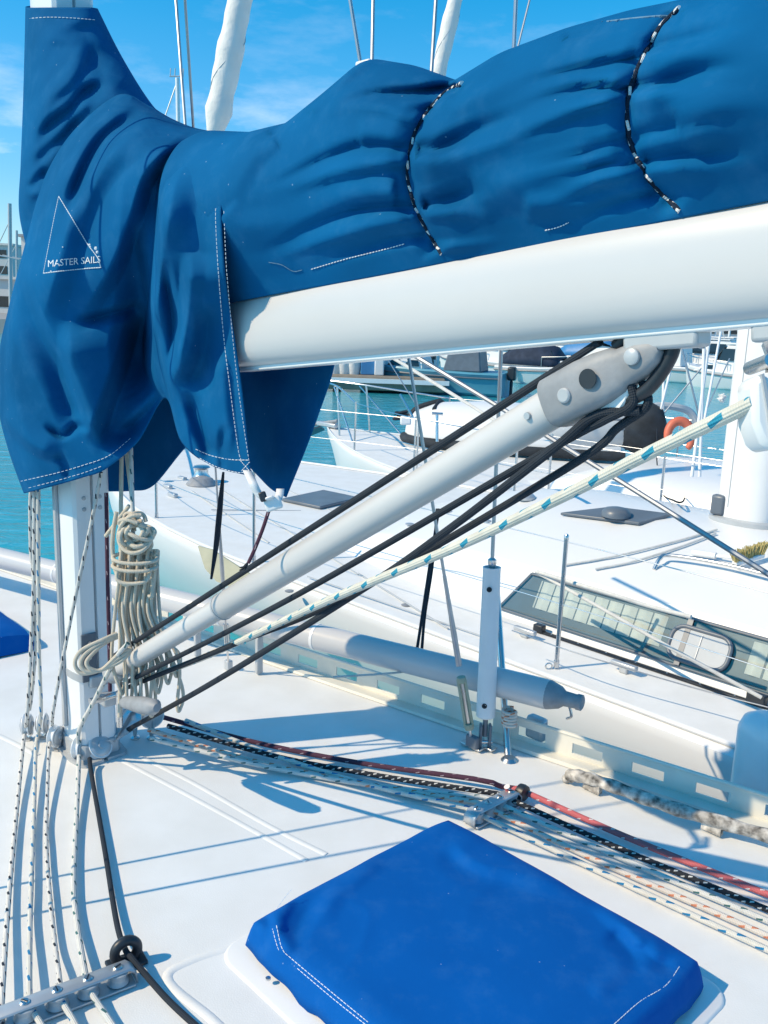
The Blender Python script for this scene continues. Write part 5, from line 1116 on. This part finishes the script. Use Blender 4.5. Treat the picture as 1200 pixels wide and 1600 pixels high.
line('sun_shade_bow', 'curved grey hoop of the sprayhood behind the inflatable dinghy', [at(990, 650, 12.2), at(1010, 638, 12.2), at(1040, 634, 12.2), at(1075, 642, 12.2), at(1090, 662, 12.2)], .05, 'greyrub', 'hoop')
for lab, px, py in (('pale green shaggy ball fender tied to the neighbouring rigging', 1128, 622),):
    c = at(px, py, 8.5); mb = MB()
    for k in range(60):
        th, ph = random.uniform(0, 6.283), random.uniform(-1.5, 1.5); d_ = V(math.cos(th)*math.cos(ph), math.sin(th)*math.cos(ph), math.sin(ph)); mb.tube([c, c+d_*random.uniform(.03, .05)], [.012, .006], 5)
    tag(mb.build('chafe_guard', 'sailw'), 'white shaggy chafe guard on the rigging beside the neighbouring mast', 'chafe guard')
line('folded_board', None, [at(683, 648, 12.6), at(683, 690, 12.6)], .022, 'steel', parent=n2); line('rail_cap', None, [at(675, 646, 12.6), at(692, 647, 12.6)], .02, 'steel', parent=n2)
ob = MB(); ob.box(at(634, 657, 13.0), (.16, .05, .13), np.stack([rt, fw, up])); tag(ob.build('rail_box', 'whitep', bevel=.02), 'small white box hung on a rail above the harbour water', 'box')
line('boat_hook', 'short steel boat hook above the small white box', [at(625, 616, 13.0), at(645, 652, 13.0)], .02, 'steel', 'boat hook')

# ------------------------------------------------------------------ far side of the harbour
def gp(px, d, z=WATER):                       # ground position straight out along the pixel column at distance d
    return V((px-600)/FPX*d, d, z)
def motorboat(label, px, d, yaw, L, beam, hullm='hullw', style='cruiser', canopy=None, group='motor boats across the harbour'):
    c = gp(px, d); f = V(math.cos(yaw), math.sin(yaw), 0); s = V(-f[1], f[0], 0)
    t = thing('motor_boat', label, 'motorboat', c, group); fb = .085*L+.35
    Lc = lambda a, b, z: c+f*a*L+s*b*beam+Zv*z
    secs = []
    for a, w_, sh in ((-.5, .44, 0), (-.3, .5, 0), (0, .5, .04), (.25, .42, .12), (.4, .25, .22), (.47, .10, .3), (.5, .02, .34)):
        z = fb+sh; secs.append([Lc(a-.06*(a > .38), -w_*.55, -.15), Lc(a-.03*(a > .38), -w_*.88, .12), Lc(a, -w_, z*.9), Lc(a, -w_*1.02, z*.93), Lc(a, -w_*.98, z), Lc(a, w_*.98, z), Lc(a, w_*1.02, z*.93), Lc(a, w_, z*.9), Lc(a-.03*(a > .38), w_*.88, .12), Lc(a-.06*(a > .38), w_*.55, -.15)])
    part(MB().loft(secs), 'hull', hullm, t)
    st = MB()
    for sd in (-1, 1): st.tube([Lc(a, sd*w_*1.03, (fb+sh)*.78) for a, w_, sh in ((-.5, .44, 0), (-.3, .5, 0), (0, .5, .04), (.25, .42, .12), (.4, .25, .22), (.48, .08, .3))], .035, 6)
    part(st, 'rub_rail', 'slate', t)
    def cab(a0_, a1_, w_, z0, z1, m='gel', name='cabin', rake=.06, rk2=.02):
        q = [[Lc(a0_, -w_, z0), Lc(a1_, -w_, z0), Lc(a1_, w_, z0), Lc(a0_, w_, z0)], [Lc(a0_+rk2, -w_*.86, z1), Lc(a1_-rake, -w_*.86, z1), Lc(a1_-rake, w_*.86, z1), Lc(a0_+rk2, w_*.86, z1)]]
        return part(MB().loft(q), name, m, t, bevel=.05)
    def win(a0_, a1_, w_, z0, z1, par, m='winfar'):
        for sd in (-1, 1):
            part(MB().prism([Lc(a0_, sd*w_, z0), Lc(a1_, sd*w_, z0), Lc(a1_-.03, sd*w_*.93, z1), Lc(a0_+.01, sd*w_*.93, z1)], s*.03*sd), 'window', m, par)
    if style == 'cruiser':
        cab(-.05, .36, .36, fb-.02, fb+.42, rake=.14); k = cab(-.32, .16, .40, fb, fb+1.25, rake=.12)
        win(-.27, -.10, .405, fb+.55, fb+1.08, k); win(-.08, .10, .405, fb+.55, fb+1.08, k)
        part(MB().prism([Lc(.165, -.34, fb+.48), Lc(.165, .34, fb+.48), Lc(.075, .31, fb+1.12), Lc(.075, -.31, fb+1.12)], f*.03+Zv*.02), 'windscreen', 'winfar', k)
        part(MB().box(Lc(-.08, 0, fb+1.30), (L*.42, beam*.74, .07), np.stack([f, s, Zv])), 'roof', 'gel', t, bevel=.02)
        win(.12, .26, .35, fb+.12, fb+.30, k)
    elif style == 'open':
        cab(-.12, .34, .34, fb-.02, fb+.36, rake=.16)
        ws = part(MB().prism([Lc(.14, -.36, fb+.30), Lc(.14, .36, fb+.30), Lc(.06, .33, fb+.78), Lc(.06, -.33, fb+.78)], f*.03), 'windscreen', 'winfar', t)
        cn = [[Lc(a, w_*math.cos(th_)*.46, fb+.1+h*math.sin(th_)) for th_ in np.linspace(0, math.pi, 11)] for a, w_, h in ((-.46, .9, .45), (-.35, 1, .85), (-.1, 1, 1.05), (.08, .95, .85), (.16, .9, .35))]
        part(MB().grid(np.array(cn)), 'canopy', canopy or 'navyc', t, solid=.02)
    elif style == 'work':
        k = cab(-.36, -.12, .34, fb, fb+.85, m=canopy or 'slate', name='canopy', rake=.03); cab(.0, .33, .36, fb-.02, fb+.45, rake=.10); win(.03, .13, .365, fb+.12, fb+.34, k); win(.15, .24, .345, fb+.12, fb+.34, k)
    rl = MB(); P = [Lc(a, w_, fb+sh+.45) for a, w_, sh in ((.0, -.46, .04), (.25, -.40, .12), (.42, -.22, .22), (.5, 0, .3), (.42, .22, .22), (.25, .40, .12), (.0, .46, .04))]
    rl.tube(cr(P, 24), .02, 6)
    for p in P: rl.tube([p-Zv*.45, p], .016, 5)
    part(rl, 'bow_rail', 'steel', t)
    om = MB(); om.box(Lc(-.53, 0, fb*.75+.2), (.30, .34, .5), np.stack([f, s, Zv])); om.box(Lc(-.53, 0, .2), (.12, .12, .8), np.stack([f, s, Zv])); part(om, 'outboard', 'black', t, bevel=.06)
    for a in (-.25, .1):
        part(MB().lathe([(.02, -.3), (.10, -.24), (.11, .2), (.04, .28)], Lc(a, -.56 if math.sin(yaw) < .5 else -.56, fb*.55), Zv, 12), 'fender', 'whitep', t)
    return t
PI = math.pi
motorboat('blue hulled boat with purple-grey canopy moored beyond the pontoon', 662, 34.5, PI*.90, 6.0, 2.1, 'bluehull', 'work', 'slate')
motorboat('white cabin cruiser with tall windscreen and orange fender beside it', 765, 43, PI*.80, 6.4, 2.4, 'hullw', 'cruiser')
motorboat('white sports boat with a navy cockpit canopy', 846, 41, PI*1.82, 4.6, 1.9, 'hullw', 'open', 'navyc')
motorboat('white open boat with bright blue cover, right behind the navy canopied one', 930, 52, PI*1.8, 5.5, 2.0, 'hullw', 'open', 'bluep')
motorboat('small white cruiser half hidden by the vang fork', 1010, 47, PI*.78, 5.2, 2.0, 'hullw', 'cruiser')
motorboat('white cruiser near the antenna frame with a long foredeck', 1075, 50, PI*.82, 6.0, 2.3, 'hullw', 'cruiser')
motorboat('white cabin boat touching the neighbouring mast, green tinted windows', 1135, 42, PI*.75, 5.0, 2.0, 'hullw', 'cruiser')
motorboat('white boat behind the blue hulled boat with pale canopy', 590, 50, PI*.8, 6.2, 2.2, 'hullw', 'open', 'whitep')
for k, (px, d, st_, cn_, lab) in enumerate([(520, 58, 'cruiser', None, 'distant white cruiser behind the pontoon pump'), (640, 60, 'open', 'bluep', 'distant white boat with bright blue cover behind the blue hull'), (700, 62, 'cruiser', None, 'distant white cruiser between the blue hull and the tall windscreen'), (742, 60, 'open', 'navyc', 'distant white boat with dark cover behind the tall windscreen'), (815, 63, 'cruiser', None, 'distant white cruiser behind the steel shroud'), (870, 60, 'cruiser', None, 'distant white cruiser behind the navy canopy'), (905, 66, 'open', 'slate', 'distant white boat with slate cover before the red brick shed'), (965, 64, 'cruiser', None, 'distant white cruiser above the vang fork'), (1035, 62, 'open', 'bluep', 'distant white boat with blue cover behind the antenna frame'), (1100, 64, 'cruiser', None, 'distant white cruiser beside the shroud rods')]):
    motorboat(lab, px, d, PI*(.74+.03*((k*5) % 7-3)), 5.6, 2.2, 'hullw', st_, cn_, 'distant boats in the back row')
rf = random.Random(11); cl_ = ['slate', 'bluep', 'navyc', 'whitep']
for k in range(18):
    px = 520+k*36+rf.uniform(-8, 8); d = rf.uniform(72, 80)
    motorboat('small pale boat in the far row, %s' % ['behind the pontoon bundles', 'behind the pump cabinet', 'beside the white line', 'under the white line', 'behind the blue hull bow', 'behind the blue hull cabin', 'behind the blue hull stern', 'beyond the tall windscreen bow', 'beyond the tall windscreen', 'behind the tube shroud wire', 'beyond the navy canopy bow', 'beyond the navy canopy', 'beyond the bright blue cover', 'before the brick shed', 'beside the vang fork', 'behind the vang fork tip', 'behind the antenna frame', 'beside the neighbouring mast'][k], px, d, PI*(.75+rf.uniform(-.12, .12)), rf.uniform(4.5, 6.5), 2.2, 'hullw', rf.choice(['cruiser', 'open', 'cruiser']), rf.choice(cl_), 'crowded far row under the quay')
# masts of far sailing boats
for k, (px, d, h, lab) in enumerate([(778, 66, 12, 'far bare mast above the tall windscreen cruiser'), (838, 62, 14, 'far bare mast above the navy canopy'), (893, 64, 13, 'far bare mast before the red brick shed'), (985, 67, 11, 'far bare mast above the vang fork'), (1050, 60, 13, 'far bare mast behind the antenna frame'), (560, 64, 12, 'far bare mast behind the pontoon bundles'), (735, 70, 12, 'far bare mast between the blue hull and the cruiser'), (868, 72, 12, 'far bare mast just behind the navy canopy'), (920, 70, 12, 'far bare mast over the brick shed end'), (1078, 66, 12, 'far bare mast beside the shroud rods'), (1118, 68, 12, 'far bare mast close to the neighbouring mast')]):
    fm_ = line('mast', lab, [gp(px, d, WATER+1), gp(px, d, WATER+h)], .09, 'mastw', 'mast', 'bare masts across the harbour')
    for dx in (-3.2, -1.0, 1.1, 3.0): line('stay', None, [gp(px, d, WATER+h-.5), gp(px, d, WATER+1)+V(dx, .3, 0)], .022, 'whitep', parent=fm_)
fm = thing('mast', 'far mast topped with wind vanes beside the furled headsail', 'mast', gp(285, 70, WATER))
tpm = at(277, 122, 70); part(MB().tube([V(tpm[0]+.15, tpm[1], WATER), tpm], .16, 10), 'mast_section', 'mastw', fm)
part(MB().tube([tpm+V(-.6, 0, .1), tpm+V(.5, 0, .15)], .05, 6), 'crossbar', 'mastg', fm)
for dx in (-.55, -.2, .2, .45): part(MB().tube([tpm+V(dx, 0, .1), tpm+V(dx+.05, 0, .7)], .04, 6), 'wind_vane', 'mastg', fm)
part(MB().tube([tpm+V(-.1, 0, -.5), tpm+V(-3, 0, -8)], .05, 6), 'stay', 'wire', fm)
for lab, x0, y0, dd, r_ in (('far mast with spreader rising before the low white building', 15, 318, 60, .13), ('short far mast beside the taller one before the white building', 26, 360, 75, .10)):
    t_ = at(x0, y0, dd); b_ = V(t_[0]-.4, t_[1]+.0, WATER); ms = thing('mast', lab, 'mast', b_); part(MB().tube([b_, t_], r_, 10), 'mast_section', 'mastg', ms)
    mz = at(x0-3, 405, dd); part(MB().tube([mz+V(-1.0, 0, .3), mz+V(.8, 0, .0)], .05, 6), 'spreader', 'mastg', ms); part(MB().tube([t_-Zv*1, b_+V(-3, 0, 2)], .03, 6), 'stay', 'wire', ms)
# pontoon with pump
pn = thing('pontoon', 'low floating pontoon with pale edge beam beyond the pulpit', 'pontoon', gp(520, 34))
part(MB().box(gp(500, 34, WATER+.35), (9, 2.2, .5), np.eye(3)), 'deck_slab', 'timber', pn, bevel=.05); part(MB().box(gp(500, 32.85, WATER+.45), (9.1, .14, .16), np.eye(3)), 'edge_beam', 'whitep', pn)
for px in (440, 520, 585): part(MB().lathe([(.16, -1), (.16, 1.6), (.05, 1.75)], gp(px, 35.3, WATER), Zv, 12), 'pile', 'timber', pn)
pm = thing('fuel_pump', 'blue and white pump cabinet standing on the pontoon', 'pump', gp(575, 34, WATER+.6))
part(MB().box(gp(572, 34, WATER+1.15), (.75, .5, 1.1), np.eye(3)), 'cabinet', 'bluep', pm, bevel=.04); part(MB().box(gp(585, 33.8, WATER+.95), (.35, .4, .7), np.eye(3)), 'meter_box', 'whitep', pm, bevel=.04)
for px in (515, 530, 545): tag(MB().lathe([(.25, 0), (.3, .3), (.28, .9), (.12, 1.5), (.05, 1.6)], gp(px, 34, WATER+.6), Zv, 14).build('furled_awning', 'sailw'), {515: 'white wrapped bundle on the pontoon, farthest from the blue pump', 530: 'white wrapped bundle on the pontoon between two others', 545: 'white wrapped bundle on the pontoon next to the blue pump'}[px], 'bundle', 'white bundles on the pontoon')
# quay and buildings
q = MB(); q.box(V(0, 130, WATER+.1), (900, 90, 2.4), np.eye(3)); q.build('quay', 'conc')['kind'] = 'structure'
def building(label, x0, x1, y, h, m, wins, roofm='bldg2', wm='winfar', storey=3.2, zb=WATER+1.3):
    t = thing('building', label, 'building', V((x0+x1)/2, y, zb)); L = x1-x0
    part(MB().box(V((x0+x1)/2, y+6, zb+h/2), (L, 12, h), np.eye(3)), 'wall', m, t); part(MB().box(V((x0+x1)/2, y+6, zb+h+.2), (L+1, 13, .4), np.eye(3)), 'roof', roofm, t)
    ns = max(1, int(h//storey))
    for r_ in range(ns):
        for k in range(wins):
            x = x0+L*(k+.5)/wins; part(MB().box(V(x, y-.03, zb+storey*(r_+.5)+.1), (L/wins*.62, .1, storey*.5), np.eye(3)), 'window', wm, t)
    return t
building('long low red brick shed with grey roof above the distant boats', 17, 27, 95, 4.0, 'pink', 6)
building('white hall with a strip of dark windows beyond the antenna frame', 30, 48, 98, 7.2, 'bldg', 7)
building('grey office block between the brick shed and the blue hull', -6, 15, 105, 5.2, 'bldg2', 8)
building('low pale warehouse behind the pontoon', -30, -8, 100, 4.5, 'bldg', 8)
building('white flat-roofed building above the dark glass pavilion', -130, -78, 190, 13, 'bldg', 9, 'bldg')
building('low glazed pavilion on the far quay at the foot of the white building', -80, -55, 140, 5, 'bldg', 9, 'bldg')
building('wide white apartment block hidden behind the sail cover', -60, -20, 150, 12, 'bldg', 10)
# low green headland
tr_o = MB()
for k in range(26):
    x = -150+k*14+random.uniform(-4, 4); r_ = random.uniform(3, 6)
    for j in range(26):
        th, ph = random.uniform(0, 6.283), random.uniform(-.3, 1.5); c = V(x+r_*math.cos(th)*math.cos(ph), 172+r_*.5*math.sin(th), 2+r_*math.sin(ph)); e = random.uniform(.8, 1.6)
        n_ = V(random.gauss(0, 1), random.gauss(0, 1), random.gauss(0, 1)); n_ /= np.linalg.norm(n_); a_ = np.cross(n_, V(.3, .5, .8)); a_ /= np.linalg.norm(a_); b_ = np.cross(n_, a_)
        tr_o.add([c+a_*e, c+b_*e, c-a_*e, c-b_*e], [(0, 1, 2, 3)])
tg = tr_o.build('shore_trees', 'green', angle=10); tg['kind'] = 'stuff'; tag(tg, 'dark green line of shoreline trees behind the quay', 'trees')
